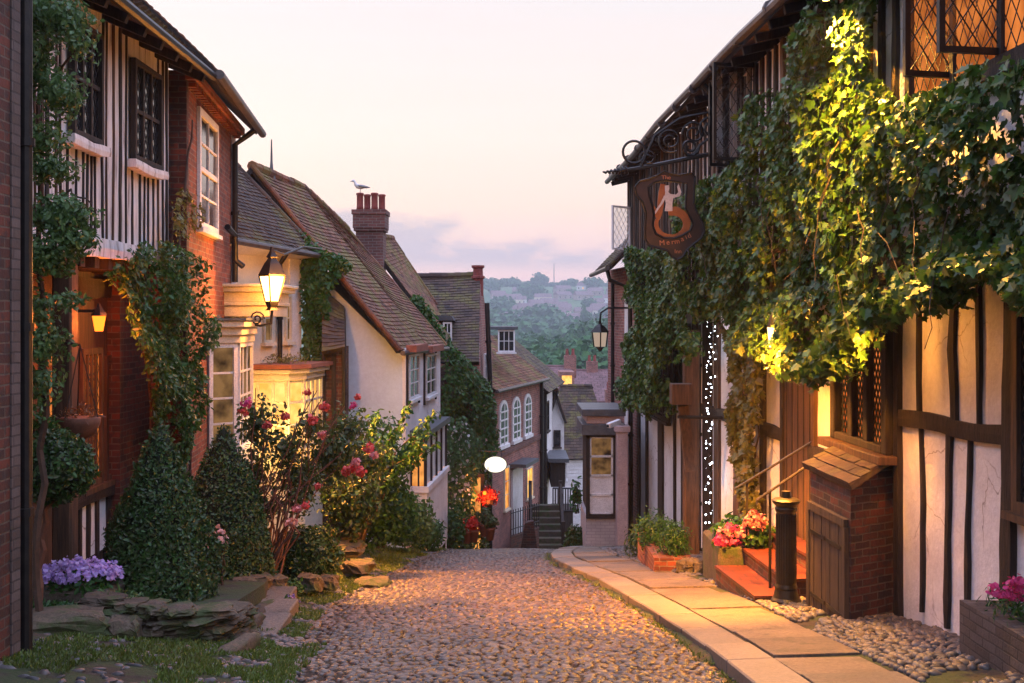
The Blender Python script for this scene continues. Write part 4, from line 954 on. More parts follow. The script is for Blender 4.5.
# dormer on that roof
t2 = MB(); p = P(433, 322, 30.2); q2 = P(450, 344, 30.2)
t2.box(p.x, q2.x, 30.2, 32.3, q2.z, p.z); d_ = t2.build('dormer', M['slate'], t)
DW = W(q2.x - .02, 29.9, q2.x + .10, 31.2, (1, -.2, 0))
window(W(P(443, 0, 30.15).x, 30.15, q2.x + .06, 30.15, (0, -1, 0)), 0, q2.x + .06 - P(443, 0, 30.15).x, q2.z, p.z, t, 2, 2, 'white_paint', 'glass')
mb = MB(); mb.prism([(p.x - .1, 30.05, p.z + .04), (q2.x + .12, 30.05, p.z + .04), (q2.x + .05, 30.05, p.z + .16), (p.x - .1, 30.05, p.z + .20)], (0, 2.2, 0)); mb.build('dormer_roof', M['slate'], t)
# ivy clad wall
LV = W(-2.0, 28.2, -.95, 29.6, (.3, -1, 0))
climber('ivy_wall', 'tall curtain of dark green ivy covering the wall beneath the broad dark roof', LV,
        [(438, 345), (450, 352), (462, 360), (478, 372), (486, 385), (484, 440), (480, 500), (476, 548), (430, 548), (432, 440), (436, 400)], 8500, .10, T_OVAL, 'creeper', .35, .05, [[(450, 548), (452, 450), (455, 360)], [(470, 548), (472, 450), (474, 380)]], seed=17, lscale=.8)
climber('yellow_ivy', 'yellow-green ivy edge climbing beside the pink brick gable above the flower lamp', W(-1.05, 29.3, -.75, 29.9, (.3, -1, 0)),
        [(464, 372), (484, 385), (488, 400), (486, 460), (476, 462), (468, 430)], 1500, .10, T_OVAL, 'creeper', .22, .12, [[(480, 500), (476, 380)]], seed=18)
climber('white_rose_climber', 'climbing shrub dotted with small white flowers low on the ivy wall', W(-1.9, 27.6, -1.15, 28.2, (.3, -1, 0)),
        [(436, 420), (462, 415), (476, 440), (470, 545), (430, 545)], 2200, .09, T_OVAL, 'climber_light', .3, .1, [[(450, 545), (452, 430)]], seed=19,
        extra=lambda mb: None)
mb = MB(); wall_leaves(mb, W(-1.9, 27.35, -1.15, 27.95, (.3, -1, 0)), [(436, 425), (466, 420), (470, 510), (436, 510)], 160, .07, T_ROUND, .1); struct(mb.build('flowers', M['white_petal'], bpy.data.objects['white_rose_climber'], uv=False), 'stuff')
mb = MB(); core = MB(); core.hexa([(-2.0, 28.4, -7), (-.95, 29.75, -7), (-.95, 30.1, -7), (-2.4, 29, -7), (-2.0, 28.4, .35), (-.95, 29.75, -.05), (-.95, 30.1, -.05), (-2.4, 29, .4)])
tag(core.build('garden_wall', M['brick_dark']), 'tall brick wall hidden beneath the green ivy curtain', 'wall')
t = thing('roof_vine', 'vine spilling over the tiled verge beneath the dormer', 'climber', P(425, 320, 28.6))
mb = MB()
for i in range(24): f = i / 23; ell_leaves(mb, P(416 + 36 * f, 298 + 56 * f, 28.4), (.22, .2, .16), 40, .11, T_OVAL, shell=.9)
mb.build('foliage', M['creeper'], t, uv=False)
mb = MB(); stem_tube(mb, [P(416, 298, 28.5), P(452, 354, 28.5)], .03, .015); mb.build('stem', M['twig'], t, uv=False)

# brick house with three arched windows
AR = W(-.74, 35.5, 1.12, 42.5, (1, -.6, 0))
t = thing('brick_house', 'brick house with three arched white windows and a dormer at the bend of the street', 'house', (0, 39, -7))
zt = AR.uz(495, 388)[1]
mb = MB(); AR.box(mb, 0, AR.L, -4, 0, -12, zt); mb.build('wall', M['brick_pink'], t)
for a, b in ((498.5, 507), (511.5, 519.5), (523.5, 530.5)):
    u0 = AR.uz(a, 400)[0]; u1 = AR.uz(b, 400)[0]; zb_ = AR.uz(500, 446)[1]; zt_ = AR.uz(500, 404)[1]; r_ = (u1 - u0) / 2; n = 10
    arc = lambda r, g: [((u0 + u1) / 2 + r * math.cos(math.pi * i / n), zt_ - r_ * .6 + g + r * .8 * math.sin(math.pi * i / n)) for i in range(n + 1)]
    mb = MB(); AR.prism(mb, [(u1, zb_), *arc(r_, 0), (u0, zb_)], 0, .05); fo = mb.build('window', M['white_paint'], t)
    mb = MB(); r2 = r_ * .72; AR.prism(mb, [((u0 + u1) / 2 + r2, zb_ + .08), *arc(r2, 0), ((u0 + u1) / 2 - r2, zb_ + .08)], .05, .056); mb.build('pane', M['glass'], fo)
    mb = MB(); AR.box(mb, (u0 + u1) / 2 - .03, (u0 + u1) / 2 + .03, .056, .075, zb_, zt_)
    for i in range(1, 5): zz = zb_ + (zt_ - zb_) * i / 5; AR.box(mb, u0 + .05, u1 - .05, .056, .072, zz - .025, zz + .025)
    mb.build('glazing_bar', M['white_paint'], fo)
    mb = MB(); AR.box(mb, u0 - .06, u1 + .06, 0, .1, zb_ - .12, zb_); mb.build('sill', M['white_paint'], fo)
roof(t, AR.p(-.1, .25, zt - .02), AR.p(AR.L + .1, .25, zt - .02), AR.p(AR.L + .1, -2.4, zt + 1.9), AR.p(-.1, -2.4, zt + 1.9), 'tile', seed=21, tw=.2, th=.13)
mb = MB(); mb.tube([AR.p(-.1, .3, zt - .06), AR.p(AR.L + .1, .3, zt - .06)], .06, 6); mb.build('gutter', M['gutter'], t)
a, b = P(498, 352, 37.5), P(512, 330, 37.5); mb = MB(); mb.box(a.x, b.x + .1, 37.5, 39.5, a.z, b.z); mb.build('dormer', M['slate'], t)
ww = W(a.x, 37.45, b.x + .1, 37.45, (0, -1, 0)); window(ww, 0, ww.L, a.z, b.z, t, 3, 2, 'white_paint', 'glass')
mb = MB(); mb.box(a.x - .35, b.x + .2, 37.35, 39.6, b.z + .01, b.z + .12); mb.build('dormer_roof', M['lead'], t)
u0 = AR.uz(511, 480)[0]; u1 = AR.uz(521, 480)[0]; zb_ = AR.uz(515, 545)[1]; zt_ = AR.uz(515, 468)[1]
mb = MB(); AR.box(mb, u0, u1, 0, .07, zb_, zt_); do = mb.build('door', M['white_paint'], t)
mb = MB(); AR.box(mb, u0 - .25, u1 + .25, 0, .6, zt_ + .12, zt_ + .24); mb.build('door_hood', M['lead'], t)
u0 = AR.uz(526, 480)[0]; u1 = AR.uz(532, 480)[0]; window(AR, u0, u1, AR.uz(526, 500)[1], AR.uz(526, 469)[1], t, 2, 2, 'cream_paint', 'glow_yellow')
u0 = AR.uz(503.5, 480)[0]; u1 = AR.uz(508.5, 480)[0]; window(AR, u0, u1, AR.uz(505, 510)[1], AR.uz(505, 467)[1], t, 1, 3, 'cream_paint', 'glow')
mb = MB(); AR.box(mb, 0, AR.L, 0, .08, AR.uz(500, 456)[1], AR.uz(500, 451)[1]); mb.build('string_course', M['brick_stack'], t)
drain(t, [AR.p(AR.L - .3, .1, zt - .1), AR.p(AR.L - .3, .1, -9)], .07)
t = thing('iron_railing', 'black iron railings on a brick plinth before the arched window house', 'railing', (0, 34, -6))
A0, A1 = P(511, 545, 34), P(539, 540, 35.5)
mb = MB(); mb.hexa([(A0.x, A0.y, A0.z - 1), (A1.x, A1.y, A0.z - 1), (A1.x, A1.y + .25, A0.z - 1), (A0.x, A0.y + .25, A0.z - 1), (A0.x, A0.y, A0.z + .25), (A1.x, A1.y, A0.z + .25), (A1.x, A1.y + .25, A0.z + .25), (A0.x, A0.y + .25, A0.z + .25)]); mb.build('plinth', M['brick_dark'], t)
mb = MB()
for i in range(13): p = A0.lerp(A1, i / 12); p.z = A0.z + .2; p.y += .12; mb.tube([p, p + Z * .85], .014, 4)
for h in (.25, .75): mb.tube([A0 + Vector((0, .12, .2 + h - .0)), Vector((A1.x, A1.y + .12, A0.z + .2 + h))], .016, 4)
mb.build('rail', M['black_metal'], t)

# white houses past the bend
t = thing('white_cottage', 'narrow white cottage with a dark oriel right of the arched window house', 'house', (1.5, 45, -8))
WC = W(1.15, 43, 2.1, 50, (1, -.4, 0)); zt = WC.uz(542, 392)[1]
mb = MB(); WC.box(mb, 0, WC.L, -4, 0, -14, zt); mb.build('wall', M['plaster'], t)
roof(t, WC.p(-.1, .3, zt), WC.p(WC.L, .3, zt), WC.p(WC.L, -2.2, zt + 2.1), WC.p(-.1, -2.2, zt + 2.1), 'tile_dark', seed=23, tw=.25, th=.16)
mb = MB(); a, b = P(551, 487, 43.5), P(565, 462, 43.5); mb.box(a.x, b.x, 43.5, 46, a.z, b.z); ob = mb.build('oriel', M['timber'], t)
mb = MB(); mb.box(a.x - .1, b.x + .15, 43.3, 46.2, b.z, b.z + .15); mb.build('oriel_roof', M['lead'], ob)
ww = W(b.x + .01, 43.6, b.x + .02, 46, (1, 0, 0)); window(ww, .1, 2.2, a.z + .2, b.z - .1, t, 4, 3, 'white_paint', 'glass', n0=.01)
for px, y0, y1 in ((544, 490, 520), (546, 402, 432)): u0 = WC.uz(px, 500)[0]; window(WC, u0, u0 + .9, WC.uz(px, y1)[1], WC.uz(px, y0)[1], t, 2, 2, 'timber', 'glass')
drain(t, [WC.p(.3, .12, zt), WC.p(.3, .12, zt - 1), WC.p(.1, .12, -10)], .07)
t = thing('gabled_cottage', 'slim white gabled cottage squeezed between the narrow white cottage and the weatherboarded one', 'house', (P(556, 0, 47.5).x, 47.5, -9))
a, b = P(549, 0, 47.5).x, P(564, 0, 47.5).x; ze, zr_ = P(0, 420, 47.5).z, P(0, 392, 47.5).z; xm = (a + b) / 2
mb = MB(); mb.prism([Vector((a, 47.5, -12)), Vector((b, 47.5, -12)), Vector((b, 47.5, ze)), Vector((xm, 47.5, zr_)), Vector((a, 47.5, ze))], (0, 2.6, 0)); mb.build('wall', M['plaster'], t)
roof(t, (b + .12, 47.3, ze - .12), (b + .12, 50.1, ze - .12), (xm, 50.1, zr_ + .06), (xm, 47.3, zr_ + .06), 'tile', seed=61, tw=.25, th=.16)
g_w = W(a, 47.48, b, 47.48, (0, -1, 0)); window(g_w, .2, .5, P(0, 447, 47.5).z, P(0, 430, 47.5).z, t, 2, 2, 'timber', 'glass')
t = thing('weatherboard_cottage', 'white weatherboarded cottage with a high dark roof at the foot of the lane', 'house', (3, 52, -10))
Q = W(P(548, 0, 52).x, 52, P(612, 0, 52).x, 52.5, (0, -1, 0)); zt = Q.uz(580, 457)[1]
mb = MB(); Q.box(mb, 0, Q.L, -4, 0, -16, zt); mb.build('wall', M['white_paint'], t)
mb = MB()
for i in range(22): zz = zt - .1 - i * .17; mb.hexa([Q.p(0, 0, zz - .15), Q.p(Q.L, 0, zz - .15), Q.p(Q.L, .035, zz - .15), Q.p(0, .035, zz - .15), Q.p(0, 0, zz), Q.p(Q.L, 0, zz), Q.p(Q.L, .008, zz), Q.p(0, .008, zz)])
mb.build('weatherboards', M['white_paint'], t)
rr0, rr1 = P(561, 384, 54), P(577, 384, 54)
roof(t, Q.p(-.2, .25, zt - .05), Q.p(Q.L + .2, .25, zt - .05), P(592, 386, 54.5), P(560, 386, 54.5), 'tile_dark', seed=25, tw=.25, th=.16)
t = thing('stone_steps', 'steep mossy steps with dark timber handrails beyond the arched window house', 'steps', (1.2, 37, -7))
a = P(533, 556, 36.5); mb = MB()
for i in range(7): mb.box(a.x, a.x + .95, a.y + i * .3, a.y + i * .3 + .32, a.z - 1.5, a.z + .35 + i * .17)
mb.build('treads', M['stone'], t)
for x in (a.x - .06, a.x + 1.0):
    mb = MB(); mb.bar((x, a.y, a.z - .4), (x, a.y, a.z + 1.15), .12, .12); mb.bar((x, a.y + 2, a.z), (x, a.y + 2, a.z + 2.2), .12, .12); mb.bar((x, a.y, a.z + 1.05), (x, a.y + 2, a.z + 2.1), .08, .08); mb.bar((x, a.y, a.z + .55), (x, a.y + 2, a.z + 1.6), .05, .05); mb.build('handrail', M['timber'], t)
t = thing('landing_fence', 'dark slatted landing fence at the top of the mossy steps', 'fence', (1.9, 39.5, -6))
mb = MB(); A0, A1 = P(553, 512, 39.2), P(573, 512, 39.6)
for i in range(9): p = A0.lerp(A1, i / 8); mb.tube([p, p + Z * .85], .022, 4)
for h in (.05, .85): mb.tube([A0 + Z * h, A1 + Z * h], .03, 4)
mb.build('rail', M['black_metal'], t)
mb = MB(); mb.hexa([(A0.x, 39.2, -9), (A1.x, 39.6, -9), (A1.x, 41, -9), (A0.x, 41, -9), (A0.x, 39.2, A0.z), (A1.x, 39.6, A0.z), (A1.x, 41, A0.z), (A0.x, 41, A0.z)]); mb.build('landing', M['timber'], t)
# stone buttress by the steps
mb = MB(); a = P(517, 552, 33); mb.hexa([a, a + Vector((.7, 0, 0)), a + Vector((.7, .5, 0)), a + Vector((0, .5, 0)), a + Vector((.25, .1, .85)), a + Vector((.5, .1, .9)), a + Vector((.5, .4, .9)), a + Vector((.25, .4, .85))])
mb.v = [(x, y, z - (.6 if i < 4 else 0)) for i, (x, y, z) in enumerate(mb.v)]
tag(mb.build('brick_buttress', M['brick_dark'], loc=a), 'small sloping brick buttress at the foot of the railings', 'buttress')

# town roofs at the foot of the hill
def town_house(label, x0, x1, yz, zr, d, run, wallm, roofm, chim=(), ang=0):
    a = P(x0, yz, d); b = P(x1, yz, d); r0 = P(x0, zr, d + run); r1 = P(x1, zr, d + run); r0.x, r1.x = a.x, b.x
    t = thing('town_house', label, 'house', (a.x, d, base_z(d)))
    roof(t, a, b, r1, r0, roofm, tw=.5, th=.35, seed=int(x0))
    mb = MB(); mb.box(a.x + .2, b.x - .2, d + .4, d + 2 * run - .4, base_z(d) - 3, a.z + .2); mb.build('wall', wallm, t)
    for px, h in chim:
        p = P(px, zr, d + run); mb = MB(); mb.box(p.x - .5, p.x + .5, d + run - .4, d + run + .4, p.z - 1, p.z + h); co = mb.build('chimney', M['brick_pink'], t)
        for s in (-.25, .25): mb = MB(); mb.lathe((p.x + s, d + run, p.z + h), [(.14, 0), (.11, .5), (.14, .55)], 8); mb.build('chimney_pot', M['pot_red'], co)
    return t
M['tile_purple'] = mat('weathered_red_tile', [(.16, .09, .09), (.24, .13, .13)], scale=1, island=.5, rough=.9, islcols=[(.14, .08, .085), (.26, .14, .14)])
town_house('purple-tiled town house with a wide roof and one chimney at the foot of the hill', 566, 640, 402, 370, 95, 5, M['brick_pink'], 'tile_purple', ((592, .8), (622, .8)))
t = town_house('reddish town house with brick chimney and a small lit attic window', 530, 574, 398, 366, 88, 4.5, M['brick_pink'], 'tile_purple', ((570, .9),))
p = P(567, 382, 88); mb = MB(); mb.box(p.x - .6, p.x + .6, 88.2, 91, p.z - 1.1, p.z + .8); do = mb.build('dormer', M['brick_pink'], t); mb = MB(); mb.box(p.x - .4, p.x + .4, 88.17, 88.2, p.z - .6, p.z + .5); mb.build('pane', M['glow_yellow'], do)
town_house('lower town house with a long mauve roof between the dark roofs', 580, 660, 430, 402, 75, 4, M['plaster'], 'tile_purple', ((612, .9),))

# oval lit sign and hanging flower ball
c = P(495.5, 464.5, 28.8)
t = thing('oval_sign', 'glowing white oval hanging sign on an iron bracket at the pink brick corner', 'sign', c)
mb = MB(); mb.prism([c + Vector((.285 * math.cos(i * math.pi / 16), -.06, .20 * math.sin(i * math.pi / 16))) for i in range(32)], (0, .12, 0)); mb.build('sign_panel', M['sign_light'], t)
mb = MB(); pp = [c + Vector((.30 * math.cos(i * math.pi / 16), 0, .215 * math.sin(i * math.pi / 16))) for i in range(33)]; mb.tube(pp, .010, 5); mb.build('sign_rim', M['black_metal'], t)
mb = MB(); mb.tube([c + Vector((-.45, .1, .34)), c + Vector((.25, 0, .34))], .018, 5); mb.tube([c + Vector((-.15, 0, .34)), c + Vector((-.15, 0, .18))], .01, 4); mb.tube([c + Vector((.15, 0, .34)), c + Vector((.15, 0, .18))], .01, 4); mb.build('bracket', M['black_metal'], t)
c = P(488, 496, 28.6); t = thing('flower_lamp', 'orange hanging ball of red flowers lit by a small lamp below the oval sign', 'hanging basket', c)
mb = MB(); mb.lathe(c, [(.05, -.28), (.16, -.2), (.18, -.08), (.02, -.07)], 10); mb.build('basket', M['twig_red'], t)
mb = MB(); ell_leaves(mb, c, (.26, .24, .21), 900, .05, T_ROUND, shell=.7, lump=.5); mb.build('flowers', M['red_petal'], t, uv=False)
mb = MB(); mb.tube([c + Vector((0, 0, .2)), c + Vector((0, 0, .75))], .01, 4); mb.build('chain', M['black_metal'], t)
mb = MB(); mb.lathe(c + Vector((-.08, -.3, .12)), [(.03, -.04), (.05, 0), (.03, .05)], 8); mb.build('bulb', M['lamp_orange'], t)
plight('basket_light', c + Vector((-.1, -.5, .1)), (1, .32, .06), 60, .08, t)
p0, p1 = P(473, 524, 30.6), P(482, 470, 30.6); t = thing('lit_doorway', 'small doorway glowing orange beneath the ivy', 'door', (p0.x, 30.4, p0.z - 1))
mb = MB(); mb.box(p0.x, p1.x, 29.2, 29.3, p0.z - .7, p1.z); mb.build('door_pane', M['glow'], t)
mb = MB(); mb.box(p0.x - .12, p0.x, 29.15, 29.4, p0.z - .7, p1.z + .1); mb.box(p1.x, p1.x + .1, 29.15, 29.4, p0.z - .7, p1.z + .1); mb.box(p0.x, p1.x, 29.15, 29.4, p1.z, p1.z + .12); mb.box(p0.x, p1.x, 29.14, 29.2, p0.z + .5, p0.z + .56); mb.build('frame', M['timber_brown'], t)
for i, (px, py, m_) in enumerate([(467, 527, 'red_petal'), (474, 526, 'red_petal'), (484, 520, 'rose_leaf'), (490, 524, 'rose_leaf')]):
    c = P(px, py + 12, 26.6); t = thing('flower_pot', ['leftmost terracotta pot of bright red flowers by the lit doorway', 'terracotta pot of bright red flowers directly under the lit doorway', 'tall leafy pot plant right of the red flower pots', 'small leafy pot plant nearest the railings'][i], 'flower pot', c, 'pots by the lit doorway')
    mb = MB(); mb.lathe(c, [(.08, -.1), (.12, .15), (.14, .16), (.14, .20), (.1, .2)], 10); mb.build('pot', M['pot_clay'], t, smooth=True)
    mb = MB(); ell_leaves(mb, c + Vector((0, 0, .34)), (.2, .2, .16 + .1 * (i == 2)), 420, .05, T_ROUND, shell=.8); mb.build('plant', M[m_], t, uv=False)
# ------------------------------------------------------------------ left gardens
# raised bed behind the drystone wall
def bed(name, outline, top, bottom, m='earth'):
    mb = MB(); mb.prism([Vector((x, y, top(x, y))) for x, y in outline], (0, 0, -bottom)); return struct(mb.build(name, M[m]))
bed('garden_bed', [(-2.62, 10.25), (-2.75, 12.2), (-3.3, 15.8), (-4.9, 15.8), (-4.9, 9.6), (-3.6, 9.75)], lambda x, y: base_z(y) + .36, .6)
def rock(mb, c, sx_, sy_, sz_, seed, m=0):
    bm = bmesh.new(); bmesh.ops.create_cube(bm, size=1); bmesh.ops.subdivide_edges(bm, edges=bm.edges, cuts=4, use_grid_fill=True)
    for v in bm.verts:
        p = v.co.copy(); r = p.normalized() * .56; p = p.lerp(r, .42); n_ = mnoise.noise_vector(p * 2.3 + Vector((seed * 3.7, 0, 0))) * .20 + mnoise.noise_vector(p * 7 + Vector((seed * 3.7, 0, 0))) * .09; p += n_
        v.co = Vector((p.x * sx_, p.y * sy_, p.z * sz_))
    rz = Matrix.Rotation(random.uniform(-.25, .25), 3, 'Z')
    mb.add([rz @ v.co + Vector(c) for v in bm.verts], [tuple(v.index for v in f.verts) for f in bm.faces], m); bm.free()
def drywall(name, label, path, h, courses, cat='wall'):
    c = Vector(path[0]); t = MB(); k = 0
    L_ = sum((Vector(b) - Vector(a)).length for a, b in zip(path, path[1:]))
    for j in range(courses):
        s = random.uniform(0, .1)
        while s < L_:
            ln = random.uniform(.14, .36); hh = h / courses * random.uniform(.95, 1.35); q = s + ln / 2; acc = 0
            for a, b in zip(path, path[1:]):
                a = Vector(a); b = Vector(b); l = (b - a).length
                if q <= acc + l or b == Vector(path[-1]): p = a.lerp(b, min(1, (q - acc) / l)); d = (b - a).normalized(); break
                acc += l
            z0 = gz(p.x, p.y) + (j + .42) * h / courses; k += 1
            n = len(t.v); rock(t, (0, 0, 0), ln * 1.12, random.uniform(.24, .34), hh * 1.18, k + random.random() * 50)
            an = math.atan2(d.y, d.x); ca, sa = math.cos(an), math.sin(an); oy = random.uniform(-.03, .03)
            for i in range(n, len(t.v)): x, y, z_ = t.v[i]; y += oy; t.v[i] = (p.x + x * ca - y * sa, p.y + x * sa + y * ca, z0 + z_)
            s += ln
    return tag(t.build(name, M['stone'], smooth=False, loc=Vector((c.x, c.y, gz(c.x, c.y)))), label, cat)
drywall('drystone_wall', 'low rough drystone retaining wall in front of the big clipped cone', [(-3.75, 9.65, 0), (-3.1, 9.55, 0), (-2.62, 9.75, 0), (-2.56, 10.25, 0)], .30, 5)
def block(name, label, c, sx_, sy_, sz_, seed=1, m='stone', cat='stone', group=None):
    mb = MB(); rock(mb, c, sx_, sy_, sz_, seed); return tag(mb.build(name, M[m], smooth=False, loc=Vector(c) - Vector((0, 0, sz_ / 2))), label, cat, group)
block('stone_block', 'long squared stone block at the foot of the lilac trough', (-3.9, 9.25, gz(-3.9, 9.3) + .06), 1.0, .36, .20, 3)
block('stone_boulder', 'round grey boulder between the stone block and drystone wall', (-3.3, 9.35, gz(-3.3, 9.4) + .08), .26, .24, .2, 8)
# stepping slabs of the path
mb = MB()
for i, (x, y, w_, dd, r) in enumerate([(-2.5, 10.9, .5, .8, .05), (-2.6, 11.75, .52, .8, .08), (-2.8, 12.6, .55, .8, .12)]):
    z_ = gz(x, y) + r; mb.box(x - w_ / 2, x + w_ / 2 - .01, y - dd / 2, y + dd / 2 - .02, z_ - .2, z_)
struct(mb.build('stone_path', M['slab'], bev=.015))
mb = MB()
for i in range(7):
    y = 9.4 + i * .62; x = le(y) - .50 - .03 * i; rock(mb, (x, y, gz(x, y) + .02), .16, .58, .16, 20 + i)
struct(mb.build('edging_kerb', M['stone'], smooth=True))
for i, (x, y, s_) in enumerate([(-3.05, 12.6, .26), (-3.0, 12.9, .32), (-2.80, 13.1, .24), (-2.5, 13.6, .28), (-2.32, 13.9, .24)]):
    block('garden_rock', ['mossy rock left of the second cone at its foot', 'large tawny rock under the second clipped cone', 'small tawny rock between second cone and rose stems', 'flat rock beside the rose stems', 'rock edging the dark round bush'][i], (x, y, gz(x, y) + .18), s_, s_ * .9, s_ * .7, 31 + i, group='rocks edging the rose bed')

def cone_topiary(label, px, base_y, top_y, wpx, d, n, seed):
    c = P(px, base_y, d); top = P(px, top_y, d); h = top.z - c.z; r = wpx / 2 / F * d
    t = thing('topiary_cone', label, 'topiary', c)
    prof = lambda f: r * (.86 + .25 * math.sin(min(f * 3.5, 1.4)) ) * (1 - f) ** .78 * (1 + .0) * .93
    mb = MB(); pf = [(prof(f) * .86 + .005, f * h * .985) for f in np.linspace(0.0, 1, 14)]; mb.lathe(c, pf, 20); mb.build('shade_core', M['core'], t, smooth=True, uv=False)
    f = 1 - np.sqrt(rng.random(n)) ; f = np.clip(f, 0, .995); a = rng.uniform(0, 2 * math.pi, n)
    rr = np.array([prof(q) for q in f]) * np.array([1 + .20 * mnoise.noise(Vector((math.cos(b) * 1.5, math.sin(b) * 1.5, q * h * 1.6 + seed))) + .05 * mnoise.noise(Vector((math.cos(b) * 5, math.sin(b) * 5, q * h * 6 + seed))) for q, b in zip(f, a)]) + rng.normal(0, .013, n) + (rng.random(n) < .012) * rng.uniform(0, .09, n)
    pts = np.stack([c.x + rr * np.cos(a), c.y + rr * np.sin(a), c.z + f * h + rng.normal(0, .01, n)], 1)
    nn = np.stack([np.cos(a), np.sin(a), np.full(n, .45)], 1)
    mb = MB(); leaves(mb, pts, nn, .038, T_OVAL, tilt=.75, droop=-.5); mb.build('foliage', M['box'], t, uv=False)
    mb = MB(); mb.tube([c - Z * .25, c + Z * .3], .05, 8); mb.build('trunk', M['twig'], t, uv=False)
    return t
cone_topiary('largest clipped evergreen cone, dark green, behind the drystone wall', 160, 612, 422, 132, 10.9, 19000, 1)
cone_topiary('smaller clipped evergreen cone standing behind and right of the big one', 224, 586, 424, 122, 13.2, 15000, 5)
# lollipop tree
c = P(56, 467, 9.7); t = thing('lollipop_tree', 'clipped ball-headed evergreen on a bare thin trunk beside the black downpipe', 'topiary', (c.x - .1, 9.7, -1.15))
mb = MB(); stem_tube(mb, [(c.x - .13, 9.7, -1.25), (c.x - .15, 9.7, -.6), (c.x - .08, 9.7, -.1), c], .035, .02); mb.build('trunk', M['twig_red'], t, uv=False)
mb = MB(); mb.lathe(c, [(.28 * math.cos(a), .25 * math.sin(a)) for a in np.linspace(-1.5, 1.5, 9)], 14); mb.build('shade_core', M['core'], t, smooth=True, uv=False)
mb = MB(); ell_leaves(mb, c, (.33, .31, .31), 3600, .045, T_OVAL, shell=.16, lump=.12, tilt=.7, droop=-.2); mb.build('foliage', M['box'], t, uv=False)

def shrub(name, label, c, r, n, size, m, T=T_OVAL, flowers=None, cat='shrub', stems=5, shell=.5, lump=.3, group=None, tilt=.8, droop=.2, core=True):
    c = Vector(c); t = thing(name, label, cat, (c.x, c.y, c.z - r[2]), group)
    mb = MB()
    for i in range(stems): a = i * 2.4; stem_tube(mb, [(c.x + .05 * math.cos(a), c.y + .05 * math.sin(a), c.z - r[2]), (c.x + r[0] * .6 * math.cos(a), c.y + r[1] * .6 * math.sin(a), c.z + r[2] * .3)], .014, .006, wob=.01)
    mb.build('stem', M['twig'], t, uv=False)
    mb = MB(); ell_leaves(mb, c, r, n, size, T, shell=shell, lump=lump, seed=int(c.x * 10 + c.y * 3), tilt=tilt, droop=droop); mb.build('foliage', M[m], t, uv=False)
    if flowers:
        fm, fn, fs, up = flowers; mb = MB(); d = unit(rng.normal(0, 1, (fn, 3)) + np.array([0, -.4, up])); base = np.array(c) + d * np.array(r) * 1.02
        pts = np.repeat(base, 7, 0) + rng.normal(0, fs * .35, (fn * 7, 3)); leaves(mb, pts, np.repeat(d, 7, 0), fs * .8, T_ROUND, tilt=.7); mb.build('flowers', M[fm], t, uv=False)
    return t
# lilac trough
c = P(78, 592, 10.2)
t = thing('stone_trough', 'mossy stone trough brimming with lilac flowers left of the big cone', 'planter', (c.x, 10.2, -1.2))
mb = MB(); mb.box(c.x - .36, c.x + .36, 10.0, 10.45, -1.25, -.88); mb.build('trough', M['stone'], t, bev=.03)
mb = MB(); ell_leaves(mb, (c.x, 10.2, -.86), (.38, .24, .12), 500, .06, T_OVAL); mb.build('leaves', M['bush'], t, uv=False)
mb = MB()
pts = []
for i in range(110): a = random.uniform(0, 6.28); q = math.sqrt(random.random()); pts.append((c.x + .40 * q * math.cos(a), 10.2 + .25 * q * math.sin(a), -.76 + .10 * (1 - q * q) + random.uniform(-.03, .02)))
p = np.repeat(np.array(pts), 9, 0) + rng.normal(0, .018, (990, 3)); leaves(mb, p, unit(p - np.array([c.x, 10.4, -1.1])), .032, T_ROUND, tilt=.6); mb.build('flowers', M['lilac'], t, uv=False)
shrub('fern', 'bright green fern in front of the lilac trough', P(122, 610, 9.75), (.30, .20, .15), 900, .07, 'climber_light', T_LONG, cat='fern')
shrub('low_fern', 'low leafy ferns beneath the stone trough, next to the downpipe', P(66, 618, 9.62), (.44, .2, .15), 1500, .065, 'bush', T_LONG, cat='fern')
shrub('fern', 'arching fern fronds beside the lollipop tree', P(42, 428, 9.9), (.12, .1, .14), 180, .08, 'bush', T_LONG, cat='fern')
shrub('slate_plant', 'grey-blue leafy plant at the bottom left corner of the road', P(12, 672, 8.0), (.24, .22, .06), 260, .10, 'slate_leaf' if 'slate_leaf' in M else 'bush', T_LONG, cat='plant')
shrub('pink_rose', 'short plant with pale pink flowers between the two clipped cones', P(217, 558, 12.0), (.14, .12, .30), 130, .05, 'rose_leaf', flowers=('peach', 9, .05, 1.2), cat='flower plant')
shrub('purple_heather', 'small clump of mauve flowers at the edge of the stone path', P(290, 610, 12.2), (.12, .11, .16), 260, .045, 'bush', flowers=('lilac', 16, .028, .9), cat='flower plant')
shrub('round_bush', 'dark rounded evergreen bush in front of the rose stems', P(308, 556, 14.3), (.42, .36, .40), 5200, .05, 'box', shell=.4)
shrub('low_bush', 'small golden-green bush at the foot of the round dark bush', P(290, 590, 13.3), (.16, .14, .12), 300, .05, 'bush')
